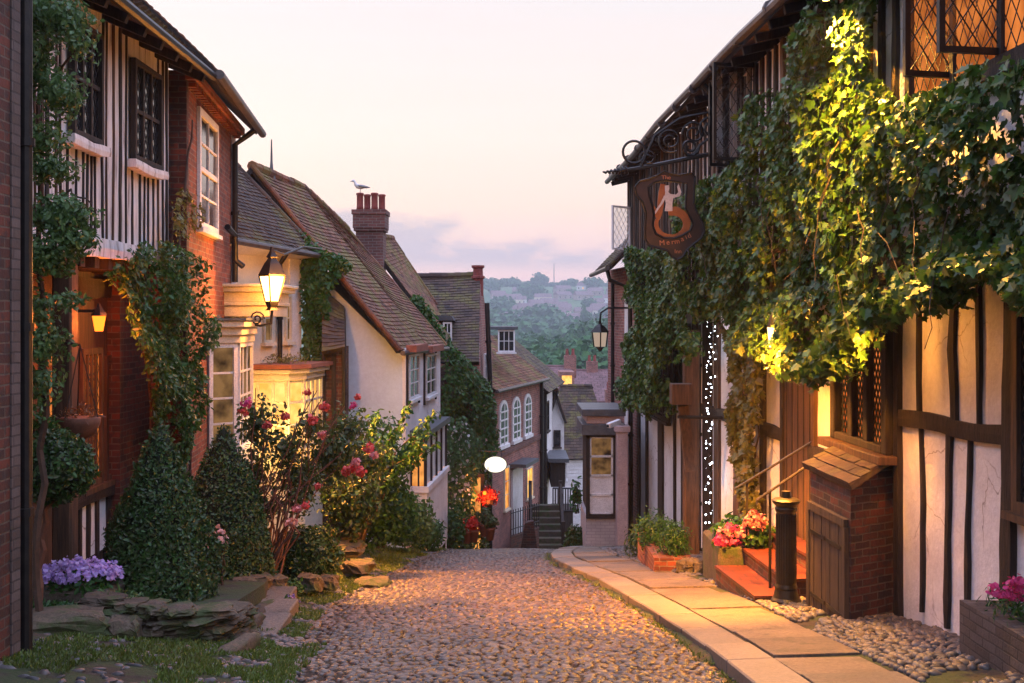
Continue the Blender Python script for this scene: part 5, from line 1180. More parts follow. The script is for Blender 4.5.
# rose bush: many bare stems below, leafy crown with coral roses
t = thing('rose_bush', 'tall rose bush with bare twiggy stems and coral blooms by the cream bay', 'rose bush', P(262, 592, 13.6))
mb = MB(); tips = []
for i in range(34):
    a = P(random.uniform(252, 280), 592, 13.6 + random.uniform(-.2, .2)); b = P(random.uniform(240, 300), random.uniform(500, 540), 13.6 + random.uniform(-.3, .3)); c = P(random.uniform(238, 345), random.uniform(385, 480), 13.6 + random.uniform(-.5, .6))
    stem_tube(mb, [a, b, c], .016, .005, wob=.02, n=4); tips.append(c)
mb.build('stem', M['twig_red'], t, uv=False)
mb = MB(); tw = MB()
for (px, py, rx, rz, n) in [(258, 425, 22, 30, 700), (300, 475, 26, 22, 800), (285, 448, 24, 24, 600), (330, 458, 32, 32, 1400), (255, 470, 18, 30, 600), (348, 430, 22, 24, 600), (368, 462, 26, 26, 700), (312, 425, 16, 14, 260), (270, 505, 22, 16, 300), (300, 500, 18, 18, 300)]:
    d = 13.7 + random.uniform(-.2, .5) + (.6 if px > 320 else 0); ell_leaves(mb, P(px, py, d), (rx / F * d, .30, rz / F * d), n, .06, T_OVAL, shell=.9, lump=.5, seed=px, tilt=.8)
mb.build('foliage', M['rose_leaf'], t, uv=False)
def bloom(mb, c, r): ell_leaves(mb, c, (r, r, r * .8), 60, r * .62, T_ROUND, shell=.75, tilt=.45)
k = 0
for (px, py, r, m_, d) in [(247, 402, .055, 'magenta', 13.2), (243, 411, .05, 'rose', 13.2), (307, 392, .04, 'rose', 13.3), (325, 406, .06, 'rose', 13.2), (313, 420, .06, 'rose', 13.0), (322, 434, .05, 'rose_pink', 13.2), (285, 415, .05, 'rose', 13.2), (268, 425, .05, 'rose', 13.1),
        (354, 405, .045, 'magenta', 13.4), (358, 397, .04, 'rose', 13.4), (370, 448, .06, 'rose', 13.1), (374, 455, .05, 'rose_pink', 13.0), (352, 468, .06, 'rose', 13.1), (360, 471, .06, 'rose', 13.0), (346, 471, .055, 'rose', 13.1), (356, 462, .05, 'rose_pink', 13.0), (292, 522, .06, 'peach', 13.1), (305, 505, .05, 'rose', 13.1), (296, 508, .05, 'rose_pink', 13.1), (318, 486, .04, 'rose', 13.1)]:
    mb = MB(); bloom(mb, P(px, py, d), r * 1.05); mb.build('bloom', M[m_], t, uv=False)
# darker shrubs along the garden of the white house
shrub('leafy_tree', 'loose leafy young tree in front of the white house wall', P(374, 465, 18.3), (.60, .5, .70), 2600, .09, 'bush', shell=.9, lump=.5, cat='tree', stems=9)
shrub('tall_shrub', 'tall dark shrub right of the rose blooms', P(350, 500, 16.8), (.42, .4, .55), 3600, .07, 'box', shell=.6)
shrub('green_shrub', 'broad green shrub at the foot of the white house corner', P(380, 512, 19.0), (.62, .55, .62), 4200, .08, 'bush', shell=.6)
shrub('bright_shrub', 'bright green shrub nearest the bend of the grass verge', P(404, 520, 20.8), (.50, .45, .50), 3400, .08, 'climber_light', shell=.6)
shrub('low_shrub', 'low spiky green shrub beside the white facade of the rendered house', P(428, 534, 22.6), (.36, .35, .34), 1500, .10, 'bush', T_LONG, shell=.7)
shrub('yellow_shrub', 'dark shrub between ivy wall and white rendered house', P(448, 528, 26.0), (.42, .35, .50), 1500, .09, 'bush', shell=.7)
# leafy sprays before the white house
t = thing('arching_shrub', 'arching yellow-green branches reaching across the white house', 'shrub', P(360, 545, 17.8)); mb = MB(); lf = MB()
for i in range(10):
    e = P(random.uniform(375, 436), random.uniform(385, 470), 17.5 + random.uniform(-.5, .6)); s = P(355 + random.uniform(-8, 8), 545, 17.8); m_ = s.lerp(e, .55) + Vector((0, 0, .35))
    stem_tube(mb, [s, m_, e], .012, .004, n=4)
    for j in range(16):
        f = .45 + .55 * j / 15; p = (s * (1 - f) ** 2 + m_ * 2 * f * (1 - f) + e * f * f); ell_leaves(lf, p, (.09, .09, .08), 9, .085, T_OVAL, shell=.9)
mb.build('stem', M['twig'], t, uv=False); lf.build('foliage', M['bush'], t, uv=False)
# stone steps
t = thing('garden_steps', 'short flight of mossy stone steps between the round bush and tall shrub', 'steps', P(355, 590, 15.6))
for i, (px, py, w_, d) in enumerate([(386, 578, .62, 15.5), (372, 560, .55, 16.0), (362, 542, .55, 16.6), (356, 530, .5, 17.1)]):
    p = P(px, py, d); mb = MB(); rock(mb, (p.x - .2, d, p.z - .10), w_ * .75, .45, .18, 50 + i); mb.build('step', M['stone'], t)
# ================================================================== RIGHT SIDE
RI = W(4.05, 6, 3.2, 27.5, (-1, 0, 0)); RU = W(3.55, 6, 2.9, 27.5, (-1, 0, 0))
t = INN = thing('timbered_inn', 'long timbered inn with white panels, jettied ivy-clad upper storey and leaded windows', 'inn', (4.2, 14, -2.2))
mb = MB(); RI.box(mb, -2, RI.L, -5, 0, -6.5, 2.15); mb.build('ground_floor_wall', M['plaster'], t)
mb = MB(); RU.box(mb, -2, RU.L, -5.4, 0, 2.16, 5.02); mb.build('upper_wall', M['plaster'], t)
stud(RU, [(-1, 2.1), (RU.L, 2.1)], .30, -.5, .05, t, name='jetty_beam', wob=.02)
for i in range(40):
    mb = MB(); u = -.8 + i * .55; mb.bar(RU.p(u, -.6, 1.98), RU.p(u, .03, 1.98), .11, .12); mb.build('joist_end', M['timber'], t)
U = lambda px, py=420, off=0: RI.uz(px, py, off)
# near panels: rail, studs
stud(RI, [(U(1006, 434)[0] - .2, U(1006, 434)[1]), (U(960, 429)[0], U(960, 429)[1] ), U(930, 420), U(901, 418)], .15, 0, .05, t, name='rail')
for pts, wd in (([(921, 285), (921, 415)], .06), ([(923, 420), (925, 505), (924, 612)], .055), ([(957, 280), (954, 350), (957, 430)], .11), ([(952, 430), (950, 540), (949, 628)], .08),
                ([(981, 283), (982, 435)], .05), ([(973, 436), (970, 530), (969, 632)], .055)):
    stud(RI, [U(*p) for p in pts], wd, 0, .04, t, wob=.014)
stud(RI, [U(900, 280), U(901, 616)], .12, 0, .06, t); stud(RI, [U(1016, 260), U(1010, 640)], .17, 0, .06, t)
stud(RI, [(U(900)[0] + .3, -1.50), (U(1018)[0] - 1, -1.22)], .22, 0, .06, t, 'brick_dark', 'plinth')
# window at the frame's edge
window(RI, U(1022)[0] - 1.1, U(1022)[0] + .02, .1, 1.7, t, 3, 1, 'timber_brown', 'glass', fw=.09, bar=.07, n0=.03, lead=.13)
# main leaded window with lit room
u0, z1 = U(897, 330); u1, z0 = U(842, 450); z1 = U(897, 322)[1]; z0 = U(897, 455)[1]
mb = MB(); RI.box(mb, u0, u1, .0, .03, z0, z1); mb.build('reveal', M['timber'], t)
f = MB(); fw = .11
RI.box(f, u0 - .04, u0 + .1, .0, .13, z0, z1); RI.box(f, u1 - .1, u1 + .04, .0, .13, z0, z1); RI.box(f, u0 + .1, u1 - .1, .0, .13, z0, z0 + .08); RI.box(f, u0 - .06, u1 + .06, .0, .16, z1 - .16, z1)
for k in (1, 2): c = u0 + .1 + (u1 - u0 - .2) * k / 3; RI.box(f, c - .065, c + .065, .03, .12, z0 + .08, z1 - .16)
fo = f.build('window', M['timber'], t, bev=.01)
for k in range(3):
    a = u0 + .1 + (u1 - u0 - .2) * k / 3 + .05; b = u0 + .1 + (u1 - u0 - .2) * (k + 1) / 3 - .05
    g = MB(); RI.box(g, a, b, .032, .04, z0 + .06, z1 - .14); g.build('pane', M['glow_deep'], fo)
    l = MB(); lattice(l, lambda p, q: RI.p(p, .05, q), a, b, z0 + .08, z1 - .16, .085, r=.012, ratio=1.6); l.build('lead_lattice', M['black_metal'], fo, uv=False)
s = MB(); RI.box(s, u0 - .15, u1 + .15, .0, .24, z0 - .09, z0); s.build('sill', M['timber_brown'], fo, bev=.01)
# farther wall: rails, studs, doorway
for a, b in (((700, 408), (745, 420)), ((764, 428), (786, 436)), ((812, 452), (842, 462)), ((640, 392), (668, 398))): stud(RI, [U(*a), U(*b)], .18, 0, .06, t, name='rail')
for px, wd, mt in ((838, .14, 'timber'), (709, .62, 'timber'), (817, .10, 'timber_brown'), (785, .14, 'timber'), (765, .2, 'timber'), (739, .35, 'timber_brown'), (719, .34, 'timber_brown'), (697, .45, 'timber'), (684, .14, 'timber'), (676, .12, 'timber'), (662, .55, 'timber'), (648, .2, 'timber'), (640, .25, 'timber'), (632, .3, 'timber')):
    stud(RI, [(U(px)[0], -5), (U(px)[0] + .02, 2.1)], wd, 0, .055, t, mt)
ua, ub = U(815)[0], U(786)[0]
mb = MB(); RI.box(mb, ua, ub, .0, .025, -2, 1.7); do = mb.build('door', M['timber_brown'], t)
for k in range(5): mb = MB(); c = ua + (ub - ua) * (k + .5) / 5; RI.box(mb, c - .015, c + .015, .025, .035, -1.9, 1.6); mb.build('cover_strip', M['timber'], do)
window(RI, U(673)[0], U(652)[0], -.6, 1.3, t, 4, 1, 'timber', 'glass', lead=.14, n0=.06, fw=.08, bar=.06)
window(RI, U(694)[0] , U(678)[0], .2, 1.5, t, 3, 1, 'timber', 'glass', lead=.14, n0=.06, fw=.08, bar=.06)
# upper storey studs and windows
u = -.5; k = 0
WU = [(RU.uz(835, 60)[0], RU.uz(797, 60)[0]), (RU.uz(748, 120)[0], RU.uz(722, 120)[0]), (RU.uz(1000, 0)[0] - 1.0, RU.uz(915, 0)[0])]
while u < RU.L:
    if not any(a - .05 < u < b + .05 for a, b in WU): stud(RU, [(u, 2.25), (u + random.uniform(-.02, .02), 5)], .09 if k % 4 else .14, 0, .045, t, 'timber' if k % 3 else 'timber_brown')
    u += .33; k += 1
for a, b in WU: window(RU, a, b, 3.7 if a > 3 else 3.35, 4.95, t, 3, 1, 'timber', 'glow_deep' if a < 3 else 'glass', fw=.09, bar=.07, lead=.15, n0=.02, dep=.07)
# open casements: frames swung out over the street
def casement(w_hinge, tip, z0, z1, col='black_metal'):
    a = Vector(w_hinge); b = Vector(tip); ww = W(a.x, a.y, b.x, b.y, (0, -1, 0)); f = MB(); q = .045
    ww.box(f, 0, q, -.02, .02, z0, z1); ww.box(f, ww.L - q, ww.L, -.02, .02, z0, z1); ww.box(f, q, ww.L - q, -.02, .02, z0, z0 + q); ww.box(f, q, ww.L - q, -.02, .02, z1 - q, z1)
    fo = f.build('open_casement', M[col], t)
    g = MB(); g.add([ww.p(q, 0, z0 + q), ww.p(ww.L - q, 0, z0 + q), ww.p(ww.L - q, 0, z1 - q), ww.p(q, 0, z1 - q)], [(0, 1, 2, 3)]); g.build('pane', M['glass_clear'], fo)
    l = MB(); lattice(l, lambda x, y: ww.p(x, 0, y), q, ww.L - q, z0 + q, z1 - q, .15, r=.008, ratio=1.45); l.build('lead_lattice', M[col], fo, uv=False)
casement((3.30, 14.75, 0), (P(713, 0, 14.6).x, 14.6, 0), P(0, 161, 14.7).z, P(0, 64, 14.7).z)
casement((3.22, 16.0, 0), (P(709, 0, 15.9).x, 15.9, 0), P(0, 166, 15.9).z, P(0, 75, 15.9).z)
casement((3.50, 7.78, 0), (P(938, 0, 7.7).x, 7.7, 0), P(0, 54, 7.75).z, 4.85)
casement((3.50, 8.60, 0), (P(904, 0, 8.5).x, 8.5, 0), P(0, 76, 8.5).z, 4.85)
casement((2.86, 26.6, 0), (P(612, 0, 26.2).x, 26.2, 0), P(0, 250, 26.4).z, P(0, 206, 26.4).z, 'white_paint')
# eaves
e0, e1 = RU.p(-2, .42, 5.10), RU.p(RU.L + .2, .42, 5.10)
roof(t, e0, e1, e1 + Vector((2.6, 0, 2.3)), e0 + Vector((2.6, 0, 2.3)), 'tile_dark', seed=41, th=.12)
mb = MB(); mb.add([RU.p(-2, .42, 5.0), RU.p(RU.L + .2, .42, 5.0), RU.p(RU.L + .2, -.05, 5.12), RU.p(-2, -.05, 5.12)], [(0, 1, 2, 3)]); mb.build('soffit', M['timber_brown'], t)
for i in range(38): mb = MB(); u = -1.5 + i * .62; mb.bar(RU.p(u, -.03, 5.05), RU.p(u, .42, 4.94), .07, .10); mb.build('rafter_end', M['timber'], t)
pts = [RU.p(u, .50 + .02 * math.sin(u), 5.06 - .05 * math.sin(u * .4)) for u in np.linspace(-2, RU.L + .2, 16)]
mb = MB(); mb.tube(pts, .06, 8)
for i in range(16): p = RU.p(-1 + i * 1.45, .5, 5.055); mb.tube([p - RU.t * .04, p + RU.t * .04], .075, 8)
mb.build('gutter', M['gutter'], t)
drain(t, [RU.p(RU.uz(735, 0)[0], .47, 5), RU.p(RU.uz(735, 0)[0], .12, 4.6), RU.p(RU.uz(735, 0)[0], .12, 2.4)], .045)
drain(t, [RI.p(U(628)[0], .1, 2), RI.p(U(628)[0], .1, -6)], .05); drain(t, [RI.p(U(706)[0], .14, 2), RI.p(U(706)[0], .14, -3)], .05)
# porch post, bracket and lantern box
mb = MB(); b_ = U(691, 560, .45); p = RI.p(b_[0], .45, -3.1); mb.bar(p, Vector((p.x, p.y, 1.4)), .26, .26); mb.build('porch_post', M['timber_brown'], t, bev=.02)
mb = MB(); mb.bar(P(683, 405, 18.0), P(690, 470, 18.4), .16, .12); mb.build('bracket', M['timber_brown'], t)
mb = MB(); a, b = P(672, 405, 17.8), P(693, 384, 17.8); mb.box(a.x, b.x, 17.8, 18.1, a.z, b.z); mb.build('alarm_box', M['timber_brown'], t, bev=.01)
mb = MB(); mb.tube([P(678, 417, 17.9), P(722, 418, 18.2)], .03, 5); mb.build('bracket_bar', M['black_metal'], t)

# under-jetty lanterns (lit); the tiny one is assumed
def wall_lantern(label, c, e, r=1.0, spot=None):
    t = thing('wall_lantern', label, 'lantern', c); mb = MB()
    mb.lathe(c, [(.13 * r, .10), (.07 * r, .18), (.02, .24)], 6); mb.lathe(c, [(.07 * r, -.16), (.075 * r, -.13)], 6); mb.bar(c + Vector((0, 0, .2)), c + Vector((.35, 0, .2)), .03, .03); mb.build('lantern_frame', M['black_metal'], t)
    mb = MB(); mb.lathe(c, [(.065 * r, -.13), (.11 * r, .10)], 6); mb.build('lamp_glass', M['lamp'], t)
    plight('lantern_light', c + Vector((-.16, -.22, -.30)), (1, .36, .045), e * .45, .07, t); plight('lantern_light', c + Vector((-.10, -.05, -.36)), (1, .34, .035), e * 3.0, .08, t, spot=((-.35, .30, -1), R(115)))
    return t
wall_lantern('lit amber lantern hanging half hidden in the ivy above the pink hydrangeas', P(772, 336, 12.7), 1000, .5)
wall_lantern('tiny lit lantern assumed hidden in the ivy fringe above the leaded window', P(872, 300, 10.3), 130, .35)  # assumed lamp, added for the orange light on the upper panels and window surround
c = P(826, -2, 9.7); t = thing('flood_lamp', 'bright amber lamp under the eaves shining down on the ivy', 'lamp', c)
mb = MB(); mb.lathe(c, [(.10, .10), (.09, .16), (.03, .2)], 8); mb.bar(c + Vector((0, 0, .15)), c + Vector((.7, 0, .15)), .03, .03); mb.build('lamp_cap', M['black_metal'], t)
mb = MB(); mb.lathe(c, [(.03, -.02), (.05, .02), (.04, .08)], 8); mb.build('bulb', M['lamp'], t)
plight('lamp_light', c + Vector((-.12, 0, -.12)), (1, .44, .045), 2500, .06, t, spot=((.38, .06, -1), R(128)))

# ---------------- ivy over the jetty
poly = [(636, 262), (640, 246), (668, 252), (690, 240), (702, 196), (716, 178), (740, 176), (762, 158), (768, 112), (784, 88), (800, 96), (806, 112), (818, 80), (828, 40), (846, 14), (866, -30), (902, -30), (903, 78), (936, 96), (985, 84), (1040, 62), (1180, 40),
        (1180, 360), (1010, 268), (985, 262), (955, 272), (938, 292), (905, 296), (896, 312), (862, 318), (848, 326), (838, 358), (822, 374), (798, 372), (780, 352), (755, 340), (742, 325), (728, 288), (702, 298), (696, 330), (680, 366), (662, 412), (644, 408), (628, 386), (634, 345), (648, 320), (640, 290)]
u0, z0 = RI.uz(745, 545, .12)
t = IVY = thing('ivy', 'great mass of ivy spilling over the jettied front of the timbered inn', 'ivy', RI.p(u0, .12, -2.2))
mb = MB(); stem_tube(mb, [RI.p(u0, .12, -2.2), RI.p(u0 + .1, .12, -.5), RI.p(u0 - .1, .14, 1.0), RI.p(u0 - .3, .55, 2.2), RU.p(u0 - 2, .12, 3.2)], .06, .03, wob=.03)
stem_tube(mb, [RI.p(u0, .12, 1.0), RU.p(u0 + 3, .12, 2.4), RU.p(u0 + 7, .12, 2.8)], .04, .02); stem_tube(mb, [RI.p(u0 - .3, .5, 2.1), RU.p(u0 - 5, .12, 2.6), RU.p(u0 - 9, .12, 2.8)], .04, .02)
for i in range(14): a = random.uniform(-9, 6); stem_tube(mb, [RU.p(u0 + a, .1, 2.6), RU.p(u0 + a + random.uniform(-.6, .6), .2, 3.6)], .012, .005)
for i in range(11):
    px = random.uniform(700, 1010); py = interp(px, [(700, 230), (780, 150), (900, 120), (1020, 140)]) + random.uniform(0, 90); u_, z_ = RU.uz(px, py, .4); q0 = RU.p(u_, .42, z_)
    stem_tube(mb, [q0, q0 + Vector((random.uniform(-.15, .05), random.uniform(-.4, .4), -.5)), q0 + Vector((random.uniform(-.2, 0), random.uniform(-.5, .5), -1.0))], .006, .003, wob=.02, n=4)
mb.build('stem', M['twig'], t, uv=False)
mb = MB()
wall_leaves(mb, RU, poly, 33000, .076, T_IVY, .44, base=.04, off=.05, tilt=.55, droop=1.0, seed=31, lscale=1.1)
# ragged lower fringe hanging free beneath the jetty
fr = [(1010, 268, 9), (985, 262, 9), (955, 270, 7), (935, 292, 12), (905, 300, 12), (880, 314, 10), (850, 330, 16), (836, 356, 14), (815, 366, 14), (795, 366, 12), (770, 350, 12), (750, 330, 12), (725, 290, 12), (700, 305, 12), (686, 345, 14), (664, 395, 14), (644, 400, 12), (632, 380, 8), (1040, 290, 14)]
for px, py, r in fr:
    u, z_ = RU.uz(px, py, .25); c = RU.p(u, .22, z_); d = c.y
    ell_leaves(mb, c, (.24, .3, r / F * d * 1.3), 330, .078, T_IVY, shell=.95, lump=.5, seed=px, tilt=.6, droop=1.1)
mb.build('foliage', M['ivy'], t, uv=False)
# hanging creeper: yellow lamplight is put into its leaf colour
t = climber('lamplit_creeper', 'creeper column hanging beside the hydrangeas, yellow lamplight put into its leaf colour', RI,
        [(735, 330), (770, 345), (772, 400), (764, 440), (762, 490), (768, 520), (752, 522), (742, 490), (738, 440), (736, 390)], 1700, .10, T_IVY, 'yellow_leaf', .22, .10, [[(757, 545), (748, 470), (744, 400), (752, 340)], [(752, 545), (756, 480), (760, 420)]], seed=44)

# ---------------- hanging sign and wrought iron bracket
c = P(670, 214, 16.0); S_ = 16.0 / F
t = thing('hanging_sign', 'dark shield-shaped hanging sign with a cut-out mermaid on a scrolled iron bracket', 'sign', P(672, 170, 16.0))
sgn = lambda x, y: Vector((P(630 + x * .161, 160 + y * .161, 16).x, 16, P(630 + x * .161, 160 + y * .161, 16).z))
outer = [(210, 72), (240, 85), (300, 97), (350, 88), (385, 84), (402, 110), (395, 170), (393, 270), (415, 335), (452, 395), (460, 440), (440, 485), (395, 520), (350, 558), (325, 600), (290, 618), (255, 598), (230, 562), (180, 548), (120, 532), (92, 490), (94, 400), (98, 330), (75, 262), (38, 215), (30, 170), (60, 132), (120, 118), (170, 98)]
inner = [(150, 140), (215, 130), (300, 140), (350, 150), (345, 220), (342, 300), (368, 350), (388, 400), (370, 440), (320, 470), (270, 488), (210, 485), (160, 460), (140, 410), (148, 340), (138, 280), (118, 220), (115, 170)]
def radial(poly, c, a):
    best = None; dx, dy = math.cos(a), math.sin(a)
    for i in range(len(poly)):
        (x1, y1), (x2, y2) = poly[i], poly[(i + 1) % len(poly)]; ex, ey = x2 - x1, y2 - y1; den = dx * ey - dy * ex
        if abs(den) < 1e-9: continue
        s = ((x1 - c[0]) * ey - (y1 - c[1]) * ex) / den; q = ((x1 - c[0]) * dy - (y1 - c[1]) * dx) / den
        if s > 0 and -1e-6 <= q <= 1 + 1e-6: best = s if best is None else max(best, s)
    return best or 1
cc = (245, 300); n = 96; vs = []
for i in range(n):
    a = 2 * math.pi * i / n; ro, ri = radial(outer, cc, a), radial(inner, cc, a)
    for r in (ro, ri):
        p = sgn(cc[0] + r * math.cos(a), cc[1] + r * math.sin(a)); vs += [p + Vector((0, -.03, 0)), p + Vector((0, .03, 0))]
fs = []
for i in range(n):
    a, b = i * 4, ((i + 1) % n) * 4; fs += [(a, b, b + 2, a + 2), (a + 1, a + 3, b + 3, b + 1), (a, a + 1, b + 1, b), (a + 2, b + 2, b + 3, a + 3)]
mb = MB(); mb.add(vs, fs); mb.build('sign_board', M['sign_board'], t)
for pl, nm in ((outer, 'rim'), (inner, 'rim')):
    mb = MB(); mb.tube([sgn(x, y) + Vector((0, -.035, 0)) for x, y in pl + pl[:1]], .017, 5); mb.build(nm, M['black_metal'], t)
def flat(name, polys, m, y=-.0, th=.02):
    mb = MB()
    for pl in polys: mb.prism([sgn(a, b) + Vector((0, y - th / 2, 0)) for a, b in pl], (0, th, 0))
    return mb.build(name, M[m], t)
def ribbon(name, path, wds, m, y=0, th=.022):
    mb = MB(); k = len(path); vs = []
    P2 = [Vector(p) for p in path]
    for i, p in enumerate(P2):
        d = (P2[min(i + 1, k - 1)] - P2[max(i - 1, 0)]).normalized(); q = Vector((-d.y, d.x)) * wds[i] / 2
        for s in (q, -q):
            e = sgn(*(p + s)); vs += [e + Vector((0, y - th / 2, 0)), e + Vector((0, y + th / 2, 0))]
    fs = [(0, 1, 3, 2), tuple(4 * (k - 1) + j for j in (0, 2, 3, 1))]
    for i in range(k - 1): a, b = i * 4, i * 4 + 4; fs += [(a, a + 2, b + 2, b), (a + 1, b + 1, b + 3, a + 3), (a, b, b + 1, a + 1), (a + 2, a + 3, b + 3, b + 2)]
    mb.add(vs, fs); return mb.build(name, M[m], t)
tail = [(238, 318 )] + [(258 + 95 * math.cos(a), 398 + 82 * math.sin(a)) for a in np.linspace(-1.35, 3.5, 22)]
ribbon('mermaid_tail', tail, [50] + list(np.linspace(56, 22, 22)), 'mermaid_tail')
flat('tail_fin', [[(165, 370), (150, 330), (130, 290), (150, 285), (178, 320), (195, 300), (200, 330), (185, 372)]], 'mermaid_tail')
ribbon('hair', [(205, 150), (200, 200), (192, 260), (185, 320), (172, 360)], [30, 42, 40, 34, 14], 'mermaid_tail', y=.012)
flat('mermaid_figure', [[(215, 160), (240, 158), (243, 178), (236, 200), (248, 212), (285, 216), (300, 200), (292, 165), (300, 150), (318, 200), (308, 226), (268, 236), (262, 268), (262, 318), (215, 318), (222, 270), (214, 235), (218, 205)]], 'mermaid_skin', y=-.015)
ribbon('mermaid_arm', [(218, 225), (195, 270), (170, 305), (152, 335)], [16, 13, 11, 9], 'mermaid_skin', y=-.018)
def text_obj(name, s, fn, size, m, parent):
    cu = bpy.data.curves.new(name, 'FONT'); cu.body = s; cu.size = size; cu.extrude = .004; cu.align_x = 'CENTER'
    o = bpy.data.objects.new(name + '_src', cu); dg = bpy.context.evaluated_depsgraph_get(); me = bpy.data.meshes.new_from_object(o)
    for v in me.vertices: v.co = fn(v.co) - parent.location
    me.materials.clear(); me.materials.append(M[m]); bpy.data.objects.remove(o); ob = bpy.data.objects.new(name, me); COL.objects.link(ob); ob.parent = parent; return ob
U2 = .161 * 16 / F
def lay(cx0, cy0, ang):
    o = sgn(cx0, cy0) + Vector((0, -.037, 0)); e = Vector((math.cos(ang), 0, math.sin(ang))); g = Vector((-math.sin(ang), 0, math.cos(ang)))
    return lambda v: o + e * v.x + g * v.y - Vector((0, v.z, 0))
text_obj('lettering', 'The', lay(222, 122, 0), .085, 'sign_letter', t)
word = 'Mermaid'; xs_ = [198, 235, 264, 292, 326, 351, 372]
for i, chh in enumerate(word):
    x = xs_[i]; y = 530 - (x - 198) * .10 - max(0, x - 290) * .36; text_obj('lettering', chh, lay(x, y, .08 + max(0, x - 270) * .004), .105, 'sign_letter', t)
text_obj('lettering', 'Inn', lay(296, 580, 0), .085, 'sign_letter', t)
# bracket
mb = MB(); D_ = lambda px, py, d=16.0: P(px, py, d)
mb.tube([D_(606, 172), D_(640, 168), D_(680, 160), D_(715, 153), D_(748, 146, 16.3)], [.012, .03, .032, .032, .032], 6)
sp = [D_(603 + 26 * i / 60, 172.5 - 2.5 * i / 60) + Vector((0, .05 * (.2 + i / 60) * math.cos(i * .75), .055 * (.15 + i / 60) * math.sin(i * .75))) for i in range(60)]; mb.tube(sp, .014, 4)
def scroll(cx0, cy0, r, a0, turns, shr=.75, rad=.016, d=16.0):
    k = int(22 * turns); mb.tube([D_(cx0 + r * (1 - shr * i / k) * math.cos(a0 + 2 * math.pi * turns * i / k), cy0 + r * (1 - shr * i / k) * math.sin(a0 + 2 * math.pi * turns * i / k), d) for i in range(k + 1)], rad, 5)
scroll(634, 152, 11, 0, 1.0, .0, .02); scroll(648, 158, 9, 2, 1.6); scroll(670, 140, 13, 1, 1.8); scroll(694, 133, 12, 3, 1.7); scroll(690, 147, 9, 0, 1.6, rad=.022); scroll(712, 128, 13, 2.5, 1.8, rad=.02); scroll(726, 140, 8, .5, 1.5)
mb.tube([D_(640, 168), D_(655, 135), D_(680, 118), D_(710, 112), D_(745, 108, 16.3)], .02, 5)
mb.tube([D_(690, 160), D_(700, 145), D_(720, 130), D_(745, 122, 16.3)], .02, 5)
for px in (652, 690): mb.tube([D_(px, 165), D_(px - 2, 180)], .014, 5)
mb.build('bracket', M['black_metal'], t)

# ---------------- meter cupboard
t = CUP = thing('brick_cupboard', 'small brick lean-to cupboard with plank doors and tiled top against the inn', 'cupboard', (3.55, 11.4, -1.5))
A, B, Cc, D = Vector((3.31, 10.75, 0)), Vector((3.90, 11.12, 0)), Vector((3.86, 12.3, 0)), Vector((3.24, 11.95, 0))
zb = -1.62; mb = MB(); mb.hexa([A + Z * zb, B + Z * zb, Cc + Z * zb, D + Z * zb, A + Z * -.03, B + Z * .12, Cc + Z * .14, D + Z * -.01]); mb.build('body', M['brick_dark'], t)
mb = MB(); o_ = lambda p, g, z_: p + (p - (A + B + Cc + D) / 4).normalized() * g + Z * z_
tiles(mb, o_(A, .10, -.02), o_(D, .10, 0), o_(Cc, .05, .30), o_(B, .05, .26), tw=.2, th=.16, sag=.01, thick=.05); mb.build('tiled_top', [M['tile_dark'], M['tile_dark']], t)
dw = W(A.x, A.y, D.x, D.y, (-1, 0, 0))
mb = MB(); dw.box(mb, .06, dw.L - .03, .0, .05, -.46, -.38); dw.box(mb, .04, .12, 0, .05, zb, -.46); dw.box(mb, dw.L - .09, dw.L - .01, 0, .05, zb, -.46); mb.build('door_frame', M['timber_door'], t)
for k in range(2):
    a = .12 + (dw.L - .21) * k / 2; b = .12 + (dw.L - .21) * (k + 1) / 2 - .01; mb = MB()
    for j in range(4): c0 = a + (b - a) * j / 4; dw.box(mb, c0 + .004, a + (b - a) * (j + 1) / 4 - .004, 0, .035 + .004 * (j % 2), -1.58, -.465)
    do = mb.build('door', M['timber_door'], t)
    mb = MB()
    for zz in (-1.35, -.68): mb = MB(); dw.box(mb, a + .02, b - .04, .04, .048, zz - .02, zz + .02); mb.build('hinge', M['black_metal'], do)
mb = MB(); mb.box(2.88, 3.28, 10.95, 11.75, -1.72, -1.62); struct(mb.build('drain_slab', M['slab'], bev=.01))

# ---------------- fluted black post
c = Vector((P(786, 0, 12.3).x, 12.3, P(0, 612, 12.3).z)); h = P(0, 500, 12.3).z - c.z
t = thing('iron_post', 'stout black iron column with a flared cap at the foot of the red steps', 'post', c)
prof = [(a_ * .74, b_) for a_, b_ in [(.20, -.1), (.22, .10), (.22, .14), (.19, .17), (.165, .26), (.17, .28), (.155, .32), (.145, h - .14), (.16, h - .12), (.165, h - .09), (.15, h - .07), (.20, h - .03), (.215, h), (.18, h + .015), (.08, h + .03), (.07, h + .10), (.03, h + .105)]]
mb = MB(); mb.lathe(c, prof, 28)
for i in range(24): a = i * math.pi / 12; mb.bar(c + Vector((.110 * math.cos(a), .110 * math.sin(a), .34)), c + Vector((.106 * math.cos(a), .106 * math.sin(a), h - .16)), .011, .010)
mb.build('column', M['black_metal'], t)
mb = MB(); mb.box(c.x - .19, c.x + .19, c.y - .19, c.y + .19, c.z - .12, c.z + .08); mb.build('plinth', M['black_metal'], t, bev=.02)
